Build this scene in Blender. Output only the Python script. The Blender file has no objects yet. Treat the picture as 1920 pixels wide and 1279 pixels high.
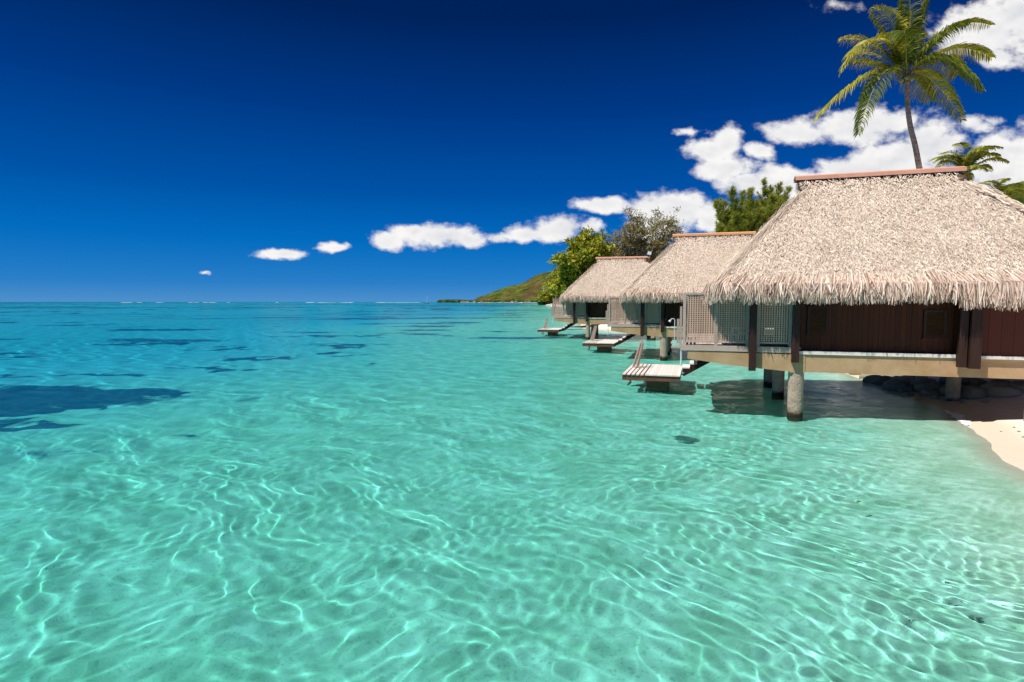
import bpy, math, random
import numpy as np
from mathutils import Vector
S = bpy.context.scene
COL = S.collection
R = math.radians
# ------------------------------------------------------------------ camera
cam = bpy.data.objects.new('camera', bpy.data.cameras.new('camera'))
COL.objects.link(cam); S.camera = cam
cam.data.lens = 36 * 1100 / 1920
cam.data.clip_end = 60000
PITCH = R(3.82); EYE = 3.5
cam.location = (0, 0, EYE)
cam.rotation_euler = (R(90) - PITCH, 0, 0)
# ------------------------------------------------------------------ light
SUN_EL = R(60); SUN_AZ = math.atan2(-.87, -.49)          # azimuth measured from +Y towards +X
lamp = bpy.data.lights.new('sun', 'SUN')
lamp.energy = 5.0; lamp.angle = R(.5); lamp.color = (1, .955, .89)
lamp.cycles.is_caustics_light = True
sun = bpy.data.objects.new('sun', lamp); COL.objects.link(sun)
sdir = Vector((math.sin(SUN_AZ) * math.cos(SUN_EL), math.cos(SUN_AZ) * math.cos(SUN_EL), math.sin(SUN_EL)))
sun.rotation_euler = sdir.to_track_quat('Z', 'Y').to_euler()
S.view_settings.view_transform = 'Standard'
S.view_settings.look = 'None'
S.view_settings.exposure = .25
S.view_settings.gamma = 1
S.cycles.use_denoising = True
S.cycles.caustics_refractive = True
S.cycles.caustics_reflective = True
S.cycles.max_bounces = 10
S.cycles.transparent_max_bounces = 12
S.cycles.sample_clamp_indirect = 40
S.cycles.blur_glossy = .3


def lin(r, g, b):
    f = lambda c: (c / 255) / 12.92 if c <= 10 else (((c / 255) + .055) / 1.055) ** 2.4
    return (f(r), f(g), f(b), 1)


# world direction seen through a picture point: used to set out the clouds by bearing and elevation
def bearing(px, py):
    a = (px - 960) / 1100; b = -(py - 639.5) / 1100
    y = math.cos(PITCH) + b * math.sin(PITCH); z = -math.sin(PITCH) + b * math.cos(PITCH)
    return a / y, z / y


def world():
    W = bpy.data.worlds.new('World'); S.world = W; W.use_nodes = True
    t = W.node_tree; N = t.nodes; K = t.links
    bg = N['Background']; bg.inputs[1].default_value = .1
    sky = N.new('ShaderNodeTexSky'); sky.sky_type = 'NISHITA'; sky.sun_disc = False
    sky.sun_elevation = SUN_EL; sky.sun_rotation = SUN_AZ
    sky.altitude = 2000; sky.air_density = .8; sky.dust_density = 0; sky.ozone_density = 6

    def inp(s, v):
        if hasattr(v, 'is_linked') or isinstance(v, bpy.types.NodeSocket): K.new(v, s)
        else: s.default_value = v

    def M(op, a, b=0.0, c=0.0, clamp=False):
        n = N.new('ShaderNodeMath'); n.operation = op; n.use_clamp = clamp
        inp(n.inputs[0], a); inp(n.inputs[1], b); inp(n.inputs[2], c); return n.outputs[0]

    def V(op, a, b=None, c=None, out=0):
        n = N.new('ShaderNodeVectorMath'); n.operation = op
        inp(n.inputs[0], a)
        if b is not None: inp(n.inputs[1], b)
        if c is not None: inp(n.inputs[2], c)
        return n.outputs[out]

    def noise(vec, scale, detail, rough=.55, dist=0.0):
        n = N.new('ShaderNodeTexNoise'); n.noise_dimensions = '3D'
        K.new(vec, n.inputs['Vector']); n.inputs['Scale'].default_value = scale
        n.inputs['Detail'].default_value = detail; n.inputs['Roughness'].default_value = rough
        n.inputs['Distortion'].default_value = dist
        return n

    def sstep(x, lo, hi):
        n = N.new('ShaderNodeMapRange'); n.interpolation_type = 'SMOOTHSTEP'
        K.new(x, n.inputs[0]); n.inputs[1].default_value = lo; n.inputs[2].default_value = hi
        return n.outputs[0]

    def mixc(f, a, b):
        n = N.new('ShaderNodeMix'); n.data_type = 'RGBA'
        inp(n.inputs[0], f); inp(n.inputs[6], a); inp(n.inputs[7], b); return n.outputs[2]

    tc = N.new('ShaderNodeTexCoord'); d = V('NORMALIZE', tc.outputs['Generated'])
    sep = N.new('ShaderNodeSeparateXYZ'); K.new(d, sep.inputs[0])
    x, y, z = sep.outputs
    ramp = N.new('ShaderNodeValToRGB'); K.new(z, ramp.inputs[0])
    st = [(0, (58, 138, 204)), (.03, (20, 122, 200)), (.10, (2, 106, 191)), (.18, (0, 80, 166)), (.30, (0, 53, 132)),
          (.42, (0, 29, 88)), (.6, (0, 24, 76)), (1, (0, 26, 80))]
    e = ramp.color_ramp.elements
    while len(e) < len(st): e.new(.5)
    for q, (p, c) in zip(e, st): q.position = p; q.color = lin(*c)
    blue = V('SCALE', ramp.outputs[0]); blue.node.inputs[3].default_value = 8.1
    hs = N.new('ShaderNodeHueSaturation'); hs.inputs['Saturation'].default_value = 1.5
    K.new(sky.outputs[0], hs.inputs['Color'])
    skyc = mixc(.06, blue, hs.outputs[0])
    # clouds: soft-edged puffs placed by bearing and elevation, broken up with noise
    yy = M('MAXIMUM', y, .02)
    comb = N.new('ShaderNodeCombineXYZ')
    K.new(M('DIVIDE', x, yy), comb.inputs[0]); K.new(M('DIVIDE', z, yy), comb.inputs[1])
    uv = comb.outputs[0]
    st2 = V('MULTIPLY', uv, (1, 1.35, 1))
    warp = noise(st2, 9, 4, .6)
    uvw = V('MULTIPLY_ADD', V('SUBTRACT', warp.outputs['Color'], (.5, .5, .5)), (.05, .035, 0), uv)
    E = [  # centre x, y, half width, half height (picture units of 1/1920 of the width), weight
        (527, 473, 62, 13, 1.), (622, 466, 34, 12, .95), (728, 455, 44, 20, 1.), (822, 445, 100, 30, 1.15), (775, 437, 40, 18, 1), (880, 450, 50, 20, 1),
        (935, 448, 36, 16, .85), (990, 438, 52, 20, 1.), (1048, 430, 80, 32, 1.15), (1095, 427, 40, 22, 1.05), (955, 444, 22, 9, .8),
        (1140, 382, 74, 19, 1.1), (1215, 385, 60, 30, 1.0), (1270, 395, 72, 46, 1.2), (1240, 425, 75, 38, 1.1), (1330, 410, 60, 40, 1.),
        (1280, 242, 50, 13, .72), (1330, 280, 74, 30, 1.05), (1362, 268, 44, 34, 1.1), (1365, 318, 80, 34, 1.1), (1460, 342, 110, 40, 1.15), (1428, 282, 34, 22, .9), (1395, 345, 70, 34, 1),
        (1500, 250, 90, 30, 1.05), (1600, 245, 120, 46, 1.1), (1660, 230, 70, 36, 1.), (1625, 318, 110, 42, 1.1), (1560, 345, 90, 30, 1.), (1740, 280, 95, 58, 1.15), (1690, 310, 150, 60, 1.1),
        (1740, 250, 60, 36, 1.), (1825, 235, 40, 20, .8), (1880, 300, 90, 62, 1.2), (1900, 345, 140, 60, 1.2), (1990, 290, 130, 80, 1.2),
        (1850, 60, 120, 62, 1.), (1920, 30, 130, 70, 1.1), (1790, 75, 70, 40, .85), (1870, 100, 70, 26, .75), (2060, 60, 160, 100, 1.1),
        (1850, 225, 40, 14, .45), (386, 510, 16, 4.5, .72), (1560, 12, 46, 10, .3),
        (2300, 330, 200, 70, 1.1), (-300, 480, 160, 22, 1), (-560, 430, 160, 40, 1.1)]
    dens = None
    for (cx, cy, w, h, wt) in E:
        u0, v0 = bearing(cx, cy); su = 1100 / w / (1 + .2 * v0 * 0); sv = 1100 / h
        l = V('LENGTH', V('MULTIPLY_ADD', uvw, (su, sv, 0), (-u0 * su, -v0 * sv, 0)), out=1)
        k = M('MULTIPLY_ADD', l, -wt, wt)
        dens = k if dens is None else M('MAXIMUM', dens, k)
    up = V('ADD', st2, (-.003, .012, 0))
    n1 = noise(st2, 22, 7, .6); r1 = noise(st2, 16, 3.5, .5); n2 = noise(up, 16, 3.5, .5)
    big = noise(st2, 10, 3, .5)
    dd = M('ADD', dens, M('ADD', M('MULTIPLY_ADD', n1.outputs[0], 1.7, -.93), M('MULTIPLY_ADD', big.outputs[0], 1.1, -.55)))
    alpha = M('MULTIPLY', sstep(dd, -.06, .52), M('GREATER_THAN', y, .03))
    alpha = M('MULTIPLY', alpha, sstep(dens, -.45, .10))
    thick = sstep(dd, .1, 1.0)
    relief = M('MULTIPLY', M('SUBTRACT', r1.outputs[0], n2.outputs[0]), .9)
    sh = M('ADD', M('ADD', .86, relief), M('SUBTRACT', M('MULTIPLY_ADD', big.outputs[0], .45, -.15), M('MULTIPLY', sstep(dens, .35, 1.1), .16)), clamp=True)
    cc = mixc(sh, tuple(7.4 * c for c in lin(176, 184, 206)[:3]) + (1,), (8.1, 8.0, 7.85, 1))
    K.new(mixc(M('MULTIPLY', alpha, .99), skyc, cc), bg.inputs[0])


world()


# ------------------------------------------------------------------ helpers
def tag(o, label=None, cat=None, group=None, kind=None):
    if label: o['label'] = label
    if cat: o['category'] = cat
    if group: o['group'] = group
    if kind: o['kind'] = kind
    return o


def link(o, parent=None):
    COL.objects.link(o)
    if parent: o.parent = parent
    return o


def empty(name, loc=(0, 0, 0), rz=0):
    o = bpy.data.objects.new(name, None); o.location = loc; o.rotation_euler = (0, 0, rz)
    o.empty_display_size = .2
    return link(o)


def copy_tree(o, parent=None):
    c = o.copy(); link(c)
    if parent: c.parent = parent
    for ch in o.children: copy_tree(ch, c)
    return c


class MB:
    """collects geometry (numpy blocks) and links it as one mesh"""
    def __init__(s): s.v = []; s.q = []; s.t = []; s.n = 0; s.a = []

    def add(s, v, quads=None, tris=None, rnd=None):
        v = np.asarray(v, float).reshape(-1, 3)
        s.v.append(v)
        if quads is not None and len(quads): s.q.append(np.asarray(quads, int) + s.n)
        if tris is not None and len(tris): s.t.append(np.asarray(tris, int) + s.n)
        s.a.append(np.zeros(len(v)) if rnd is None else np.broadcast_to(np.asarray(rnd, float).ravel(), (len(v),)))
        s.n += len(v)

    def box(s, lo, hi, M=None, taper=None):
        x0, y0, z0 = lo; x1, y1, z1 = hi
        v = np.array([(x0, y0, z0), (x1, y0, z0), (x1, y1, z0), (x0, y1, z0), (x0, y0, z1), (x1, y0, z1), (x1, y1, z1), (x0, y1, z1)], float)
        if M is not None: v = M(v)
        s.add(v, [(3, 2, 1, 0), (4, 5, 6, 7), (0, 1, 5, 4), (1, 2, 6, 5), (2, 3, 7, 6), (3, 0, 4, 7)], rnd=random.random())

    def prism(s, poly, z0, z1, axis='z'):
        """poly: list of 2d points (ccw); extruded"""
        n = len(poly); p = np.array(poly, float)
        lo = np.c_[p, np.full(n, z0)]; hi = np.c_[p, np.full(n, z1)]
        if axis == 'y': lo = lo[:, [0, 2, 1]]; hi = hi[:, [0, 2, 1]]
        v = np.r_[lo, hi]
        q = [(i, (i + 1) % n, (i + 1) % n + n, i + n) for i in range(n)]
        t = [(0, i + 1, i) for i in range(1, n - 1)] + [(n, n + i, n + i + 1) for i in range(1, n - 1)]
        s.add(v, q, t)

    def tube(s, pts, rad, n=8, cap=True):
        pts = np.array(pts, float); m = len(pts); rad = np.broadcast_to(np.asarray(rad, float), (m,))
        tan = np.gradient(pts, axis=0); tan /= np.linalg.norm(tan, axis=1)[:, None] + 1e-9
        ref = np.array([0, 0, 1.]) if abs(tan[0, 2]) < .9 else np.array([1., 0, 0])
        rings = []
        for i in range(m):
            a = np.cross(tan[i], ref); a /= np.linalg.norm(a) + 1e-9; b = np.cross(tan[i], a)
            ref = np.cross(a, tan[i])
            th = np.arange(n) / n * 2 * np.pi
            rings.append(pts[i] + rad[i] * (np.cos(th)[:, None] * a + np.sin(th)[:, None] * b))
        v = np.concatenate(rings)
        q = [(i * n + j, i * n + (j + 1) % n, (i + 1) * n + (j + 1) % n, (i + 1) * n + j) for i in range(m - 1) for j in range(n)]
        t = []
        if cap:
            t = [(0, j, j + 1) for j in range(1, n - 1)] + [((m - 1) * n, (m - 1) * n + j + 1, (m - 1) * n + j) for j in range(1, n - 1)]
        s.add(v, q, t)

    def strips(s, pts, wid, side, rnd):
        """N ribbons: pts (N,k,3), half width (N,k), side vectors (N,3)"""
        pts = np.asarray(pts, float); N, k, _ = pts.shape
        w = np.broadcast_to(np.asarray(wid, float), (N, k))[:, :, None]
        sd = np.asarray(side, float)
        if sd.ndim == 2: sd = sd[:, None, :]
        v = np.stack([pts - sd * w, pts + sd * w], 2).reshape(-1, 3)
        base = (np.arange(N) * 2 * k)[:, None]
        q = np.concatenate([np.stack([base + 2 * j, base + 2 * j + 1, base + 2 * j + 3, base + 2 * j + 2], -1).reshape(-1, 4) for j in range(k - 1)])
        s.add(v, q, None, np.repeat(np.asarray(rnd, float), 2 * k))

    def build(s, name, mat, parent=None, smooth=False, recv=False):
        v = np.concatenate(s.v).astype(np.float32)
        q = np.concatenate(s.q) if s.q else np.zeros((0, 4), int)
        t = np.concatenate(s.t) if s.t else np.zeros((0, 3), int)
        me = bpy.data.meshes.new(name)
        me.vertices.add(len(v)); me.vertices.foreach_set('co', v.ravel())
        li = np.r_[q.ravel(), t.ravel()].astype(np.int32)
        me.loops.add(len(li)); me.loops.foreach_set('vertex_index', li)
        me.polygons.add(len(q) + len(t))
        me.polygons.foreach_set('loop_start', np.r_[np.arange(len(q)) * 4, len(q) * 4 + np.arange(len(t)) * 3].astype(np.int32))
        me.polygons.foreach_set('use_smooth', np.full(len(q) + len(t), bool(smooth)))
        at = me.attributes.new('rnd', 'FLOAT', 'POINT'); at.data.foreach_set('value', np.concatenate(s.a).astype(np.float32))
        me.update(); me.validate()
        if mat: me.materials.append(mat)
        o = bpy.data.objects.new(name, me)
        if recv: o.cycles.is_caustics_receiver = True
        return link(o, parent)


def hash2(ix, iy, seed):
    h = (ix.astype(np.int64) * 374761393 + iy.astype(np.int64) * 668265263 + seed * 1442695041) & 0xffffffff
    h = ((h ^ (h >> 13)) * 1274126177) & 0xffffffff
    return ((h ^ (h >> 16)) & 0xffff) / 65535.0


def vnoise(x, y, seed=0):
    ix = np.floor(x); iy = np.floor(y); fx = x - ix; fy = y - iy
    fx = fx * fx * (3 - 2 * fx); fy = fy * fy * (3 - 2 * fy)
    a = hash2(ix, iy, seed); b = hash2(ix + 1, iy, seed); c = hash2(ix, iy + 1, seed); d = hash2(ix + 1, iy + 1, seed)
    return (a * (1 - fx) + b * fx) * (1 - fy) + (c * (1 - fx) + d * fx) * fy


def fbm(x, y, seed=0, oct=5, gain=.5):
    s = 0; a = 1; tot = 0
    for i in range(oct):
        s = s + a * vnoise(x, y, seed + i); tot += a; a *= gain
        x = x * 2.03 + 17.1; y = y * 2.03 + 5.3
    return s / tot


def sst(x, a, b):
    t = np.clip((x - a) / (b - a), 0, 1); return t * t * (3 - 2 * t)


# ------------------------------------------------------------------ materials
def mat(name, c1, c2=None, scale=6.0, rough=.8, spec=.25, stretch=(1, 1, 1), bump=0.0, bscale=None, rnd=None, detail=5, c3=None, sheen=False, trans=0.0, dist=0.0):
    m = bpy.data.materials.new(name); m.use_nodes = True
    t = m.node_tree; N = t.nodes; K = t.links
    p = N['Principled BSDF']; p.inputs['Roughness'].default_value = rough; p.inputs['Specular IOR Level'].default_value = spec
    tc = N.new('ShaderNodeTexCoord'); mp = N.new('ShaderNodeMapping'); mp.inputs['Scale'].default_value = stretch
    K.new(tc.outputs['Object'], mp.inputs[0])
    nz = N.new('ShaderNodeTexNoise'); nz.inputs['Scale'].default_value = scale; nz.inputs['Detail'].default_value = detail
    nz.inputs['Roughness'].default_value = .62; nz.inputs['Distortion'].default_value = dist
    K.new(mp.outputs[0], nz.inputs[0])
    fac = nz.outputs[0]
    ramp = N.new('ShaderNodeValToRGB'); e = ramp.color_ramp.elements
    e[0].position = .32; e[1].position = .68
    e[0].color = (*c1, 1); e[1].color = (*(c2 or c1), 1)
    if c3: k = e.new(.5); k.color = (*c3, 1)
    if rnd is not None:
        a = N.new('ShaderNodeAttribute'); a.attribute_name = 'rnd'
        mx = N.new('ShaderNodeMix'); mx.inputs[0].default_value = rnd
        K.new(fac, mx.inputs[2]); K.new(a.outputs['Fac'], mx.inputs[3]); fac = mx.outputs[0]
        e[0].position = .1; e[-1].position = .9
    K.new(fac, ramp.inputs[0]); K.new(ramp.outputs[0], p.inputs['Base Color'])
    if bump:
        n2 = N.new('ShaderNodeTexNoise'); n2.inputs['Scale'].default_value = bscale or scale * 3; n2.inputs['Detail'].default_value = 6
        K.new(mp.outputs[0], n2.inputs[0])
        b = N.new('ShaderNodeBump'); b.inputs['Strength'].default_value = bump; b.inputs['Distance'].default_value = .05
        K.new(n2.outputs[0], b.inputs['Height']); K.new(b.outputs[0], p.inputs['Normal'])
    if trans:
        tr = N.new('ShaderNodeBsdfTranslucent'); K.new(ramp.outputs[0], tr.inputs[0])
        mxs = N.new('ShaderNodeMixShader'); mxs.inputs[0].default_value = trans
        K.new(p.outputs[0], mxs.inputs[1]); K.new(tr.outputs[0], mxs.inputs[2]); K.new(mxs.outputs[0], N['Material Output'].inputs[0])
    return m


MT = {}
MT['thatch'] = mat('thatch', (.22, .135, .09), (.93, .815, .70), scale=.9, rough=.85, spec=.1, rnd=.67, c3=(.67, .55, .44))
MT['fringe'] = mat('thatch_fringe', (.20, .095, .06), (.95, .83, .72), scale=1.3, rough=.85, spec=.1, rnd=.85, c3=(.72, .54, .43), trans=.2)
MT['underthatch'] = mat('thatch_base', (.10, .055, .03), (.22, .13, .07), scale=12, rough=.95, spec=.1, bump=.6)
MT['ridge'] = mat('ridge_metal', (.62, .30, .20), (.72, .38, .27), scale=3, rough=.55, spec=.4)
MT['wall'] = mat('wall_boards', (.036, .008, .002), (.084, .019, .004), scale=2.2, rough=.6, spec=.25, stretch=(7, 7, .35), rnd=.45, bump=.15)
MT['wall_red'] = mat('wall_boards_red', (.060, .010, .003), (.115, .021, .007), scale=2.2, rough=.55, spec=.3, stretch=(7, 7, .35), rnd=.45, bump=.15)
MT['post'] = mat('dark_post', (.020, .008, .006), (.044, .016, .010), scale=3, rough=.6, spec=.3, stretch=(5, 5, .5), bump=.15)
MT['louvre'] = mat('louvre_wood', (.055, .026, .010), (.105, .050, .020), scale=4, rough=.6, stretch=(.5, 4, 4))
MT['grey_wood'] = mat('weathered_wood', (.33, .25, .21), (.56, .44, .38), scale=3, rough=.85, spec=.15, stretch=(.6, 4, 6), rnd=.35, bump=.25)
MT['lattice'] = mat('lattice_wood', (.42, .27, .20), (.64, .45, .36), scale=3, rough=.85, spec=.15, stretch=(4, 4, 1), rnd=.35)
MT['board'] = mat('platform_boards', (.58, .50, .46), (.80, .72, .67), scale=2.5, rough=.8, spec=.15, stretch=(8, .5, 8), rnd=.5, bump=.2)
MT['brown_frame'] = mat('platform_frame', (.10, .045, .028), (.19, .095, .06), scale=4, rough=.75, stretch=(1, 1, 5), bump=.2)
MT['concrete'] = mat('beam_concrete', (.38, .235, .125), (.50, .335, .20), scale=1.6, rough=.9, spec=.1, bump=.2, bscale=25, c3=(.45, .295, .165))
MT['white_strip'] = mat('white_edge', (.70, .64, .58), (.80, .75, .70), scale=2, rough=.6, spec=.3)
MT['soffit'] = mat('soffit', (.04, .02, .012), (.07, .035, .02), scale=5, rough=.9)
MT['orange'] = mat('orange_cushion', (.60, .20, .03), (.72, .28, .05), scale=8, rough=.9)
MT['white_paint'] = mat('white_paint', (.72, .70, .66), (.8, .79, .76), scale=5, rough=.5)
MT['chrome'] = mat('shower_metal', (.55, .57, .58), (.65, .67, .68), scale=5, rough=.25, spec=.8)
MT['pvc'] = mat('pipe_plastic', (.62, .68, .70), (.70, .76, .78), scale=5, rough=.4)


def column_mat():
    m = mat('column_concrete', (.30, .23, .18), (.50, .39, .31), scale=3.0, rough=.9, spec=.1, bump=.5, bscale=14, c3=(.42, .32, .25))
    t = m.node_tree; N = t.nodes; K = t.links
    g = N.new('ShaderNodeNewGeometry'); s = N.new('ShaderNodeSeparateXYZ'); K.new(g.outputs['Position'], s.inputs[0])
    nz = N.new('ShaderNodeTexNoise'); nz.inputs['Scale'].default_value = 6; K.new(g.outputs['Position'], nz.inputs[0])
    ad = N.new('ShaderNodeMath'); ad.operation = 'MULTIPLY_ADD'; ad.inputs[1].default_value = .25; K.new(nz.outputs[0], ad.inputs[0]); K.new(s.outputs[2], ad.inputs[2])
    mr = N.new('ShaderNodeMapRange'); mr.inputs[1].default_value = .20; mr.inputs[2].default_value = .34; K.new(ad.outputs[0], mr.inputs[0])
    mx = N.new('ShaderNodeMix'); mx.data_type = 'RGBA'; mx.inputs[6].default_value = (.05, .035, .022, 1)      # tide line of growth
    p = N['Principled BSDF']; src = p.inputs['Base Color'].links[0].from_socket
    K.new(mr.outputs[0], mx.inputs[0]); K.new(src, mx.inputs[7]); K.new(mx.outputs[2], p.inputs['Base Color'])
    return m


MT['column'] = column_mat()

# ------------------------------------------------------------------ ground, seabed, water
SHORE = np.array([(3.5, -25), (5.6, -4), (7.3, 3), (8.7, 7), (10.5, 11.7), (11.6, 13.7), (13.0, 16.5), (14.4, 19.5), (15.6, 24), (16.1, 27), (17, 32), (17.6, 40),
                  (17.2, 55), (14, 66), (9.3, 78), (13, 112), (24, 200), (30, 430), (37, 700), (90, 1400), (140, 2400), (-330, 2900), (-420, 3300), (3000, 9000), (9000, 30000)], float)


def shore_dist(X, Y):
    """distance to the waterline, positive over water"""
    D = np.full(X.shape, 1e9)
    for a, b in zip(SHORE[:-1], SHORE[1:]):
        ab = b - a; L = ab @ ab
        t = np.clip(((X - a[0]) * ab[0] + (Y - a[1]) * ab[1]) / L, 0, 1)
        D = np.minimum(D, (X - a[0] - t * ab[0]) ** 2 + (Y - a[1] - t * ab[1]) ** 2)
    D = np.sqrt(D)
    return np.where(X < np.interp(Y, SHORE[:, 1], SHORE[:, 0]), D, -D)


def ground(X, Y):
    X = np.asarray(X, float); Y = np.asarray(Y, float)
    D = shore_dist(X, Y) + .5 * (fbm(X / 2.2, Y / 2.2, 7, 3) - .5)
    dw = np.maximum(D, 0)
    dep = .20 * np.minimum(dw, 3.0) + 1.0 * (1 - np.exp(-np.maximum(dw - 2.4, 0) / 5.5)) + 1.5 * sst(dw, 12, 60) + 2.5 * sst(dw, 300, 2500)
    dep *= 1 + .10 * (fbm(X / 7, Y / 7, 3, 4) - .5)
    dep += .05 * (fbm(X / 1.3, Y / 1.3, 9, 3) - .5) * sst(dw, 1, 5)
    m = np.maximum(-D, 0)
    up = .105 * np.minimum(m, 5.0) + .95 * sst(m, 1.2, 5) * sst(Y, 17, 22) + .5 * sst(m, 5, 14) + .02 * (fbm(X / .7, Y / .7, 4, 3) - .5) * sst(m, .5, 3)
    up += 1.2 * sst(m, 5, 25)
    return np.where(D > 0, -dep, up)


rng = np.random.default_rng(11)


def waveset(n, l0, l1, th0, spread, slope):
    out = []
    for i in range(n):
        lam = l0 * (l1 / l0) ** rng.random(); th = rng.normal(th0, spread); k = 2 * math.pi / lam
        out.append((k * math.sin(th), k * math.cos(th), slope / k / math.sqrt(n), rng.random() * 6.283, lam))
    return out


W_BIG = waveset(14, .9, 2.6, .5, .6, .045)
W_MID = waveset(24, .24, .55, .45, 1.8, .050)
W_FINE = waveset(24, .12, .28, .5, 1.4, .12)
CREST = [(waveset(13, .60, 1.2, .5, 1.7, 1), .0040, .20), (waveset(13, .34, .66, .3, 2.0, 1), .0020, .20), (waveset(12, .17, .32, .4, 2.0, 1), .0012, .2)]


def waves(X, Y, sp, dep):
    h = np.zeros(X.shape)
    xx = X + .30 * np.sin(.7 * Y + .3 * X) + .12 * np.sin(1.9 * Y - 1.3 * X + 2)
    yy = Y + .30 * np.sin(.6 * X - .4 * Y + 1) + .12 * np.sin(2.1 * X + 1.1 * Y)
    right = sst(X - .10 * Y, -.5, 5.0); patch = fbm(X / 2.1, Y / 2.1, 21, 3)
    calm = np.clip(.62 / np.maximum(dep, .05), .38, 1.25)          # shallower water carries the shorter, steeper ripples
    fine = (.11 + .85 * right + .35 * sst(Y, 9, 22)) * (.45 + 1.1 * patch) * calm
    for S_, amp in ((W_BIG, 1.0 + .25 * sst(-X, 0, 12)), (W_MID, .34 + .4 * fbm(X / 3.3, Y / 3.3, 31, 3) + .85 * right), (W_FINE, fine)):
        for kx, ky, A, p, lam in S_:
            w = np.clip((lam / sp - 2.6) / 3, 0, 1)
            if w.max() <= 0: continue
            h += w * amp * A * np.sin(kx * xx + ky * yy + p)
    # narrow crests between rounder hollows: these focus the sun into thin bright lines on the sand
    for (S_, A, eps), amp in zip(CREST, ((.50 + .7 * fbm(X / 4, Y / 4, 91, 3)) * np.clip(.95 / np.maximum(dep, .1), .55, 1), (.22 + .95 * fbm(X / 3, Y / 3, 95, 3)) * calm, (.08 + 1.15 * right) * calm)):
        lam = S_[0][4] * .5; w = np.clip((lam / sp - 4) / 5, 0, 1)
        g = np.zeros(X.shape)
        for kx, ky, _, p, _l in S_: g += np.sin(kx * xx + ky * yy + p)
        g *= math.sqrt(2 / len(S_))
        h -= w * amp * A * np.sqrt(g * g + eps * eps)
    return h * np.clip(dep / .22, .06, 1) - .03 * (1 - sst(dep, 0, .016))


def fan(n, spread, r0, r1, q, qfar, near):
    """ground-hugging sheet reaching the horizon, finer near the shore we stand on"""
    ang = np.radians(np.linspace(-spread, spread, n)); r = [r0]
    while r[-1] < r1: r.append(r[-1] * (q if r[-1] < near else qfar))
    r = np.array(r); RR, A = np.meshgrid(r, ang, indexing='ij')
    return RR * np.sin(A), -5. + RR * np.cos(A), np.maximum(RR * (ang[1] - ang[0]), RR * (q - 1))


def sheet(name, X, Y, Z, material, attrs):
    b = MB(); m, n = X.shape; idx = np.arange(m * n).reshape(m, n)
    q = np.stack([idx[:-1, :-1], idx[:-1, 1:], idx[1:, 1:], idx[1:, :-1]], -1).reshape(-1, 4)
    b.add(np.stack([X, Y, Z], -1).reshape(-1, 3), q)
    o = b.build(name, material, smooth=True)
    for k, v in attrs.items():
        a = o.data.attributes.new(k, 'FLOAT', 'POINT'); a.data.foreach_set('value', v.astype(np.float32).ravel())
    return o


def water_mat():
    m = bpy.data.materials.new('lagoon_water'); m.use_nodes = True
    t = m.node_tree; N = t.nodes; K = t.links; N.clear()
    out = N.new('ShaderNodeOutputMaterial')
    a = N.new('ShaderNodeAttribute'); a.attribute_name = 'depth'
    comb = N.new('ShaderNodeCombineColor')
    for i, (s, b) in enumerate(((.52, .13), (.112, .015), (.104, .015))):
        x = N.new('ShaderNodeMath'); x.operation = 'MULTIPLY_ADD'; x.inputs[1].default_value = -s; x.inputs[2].default_value = -b
        K.new(a.outputs['Fac'], x.inputs[0])
        e = N.new('ShaderNodeMath'); e.operation = 'EXPONENT'; K.new(x.outputs[0], e.inputs[0]); K.new(e.outputs[0], comb.inputs[i])
    rf = N.new('ShaderNodeBsdfRefraction'); rf.inputs['IOR'].default_value = 1.33; rf.inputs['Roughness'].default_value = 0
    K.new(comb.outputs[0], rf.inputs[0])
    gl = N.new('ShaderNodeBsdfGlossy'); gl.inputs['Roughness'].default_value = .06; gl.inputs[0].default_value = (1, 1, 1, 1)
    fr = N.new('ShaderNodeFresnel'); fr.inputs[0].default_value = 1.33
    # small far ripples, below the size of the mesh
    tc = N.new('ShaderNodeNewGeometry'); nz = N.new('ShaderNodeTexNoise'); nz.inputs['Scale'].default_value = .8; nz.inputs['Detail'].default_value = 8; nz.inputs['Roughness'].default_value = .72
    mp = N.new('ShaderNodeMapping'); mp.inputs['Scale'].default_value = (.7, 1.2, 1); K.new(tc.outputs['Position'], mp.inputs[0]); K.new(mp.outputs[0], nz.inputs[0])
    bp = N.new('ShaderNodeBump'); bp.inputs['Strength'].default_value = .55; bp.inputs['Distance'].default_value = .12; K.new(nz.outputs[0], bp.inputs['Height'])
    K.new(bp.outputs[0], gl.inputs['Normal']); K.new(bp.outputs[0], fr.inputs['Normal'])
    mn = N.new('ShaderNodeMath'); mn.operation = 'MINIMUM'; mn.inputs[1].default_value = .32
    ml = N.new('ShaderNodeMath'); ml.operation = 'MULTIPLY'; ml.inputs[1].default_value = .5
    K.new(fr.outputs[0], ml.inputs[0]); K.new(ml.outputs[0], mn.inputs[0])
    mx = N.new('ShaderNodeMixShader'); K.new(mn.outputs[0], mx.inputs[0]); K.new(rf.outputs[0], mx.inputs[1]); K.new(gl.outputs[0], mx.inputs[2])
    K.new(mx.outputs[0], out.inputs[0])
    return m


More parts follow.
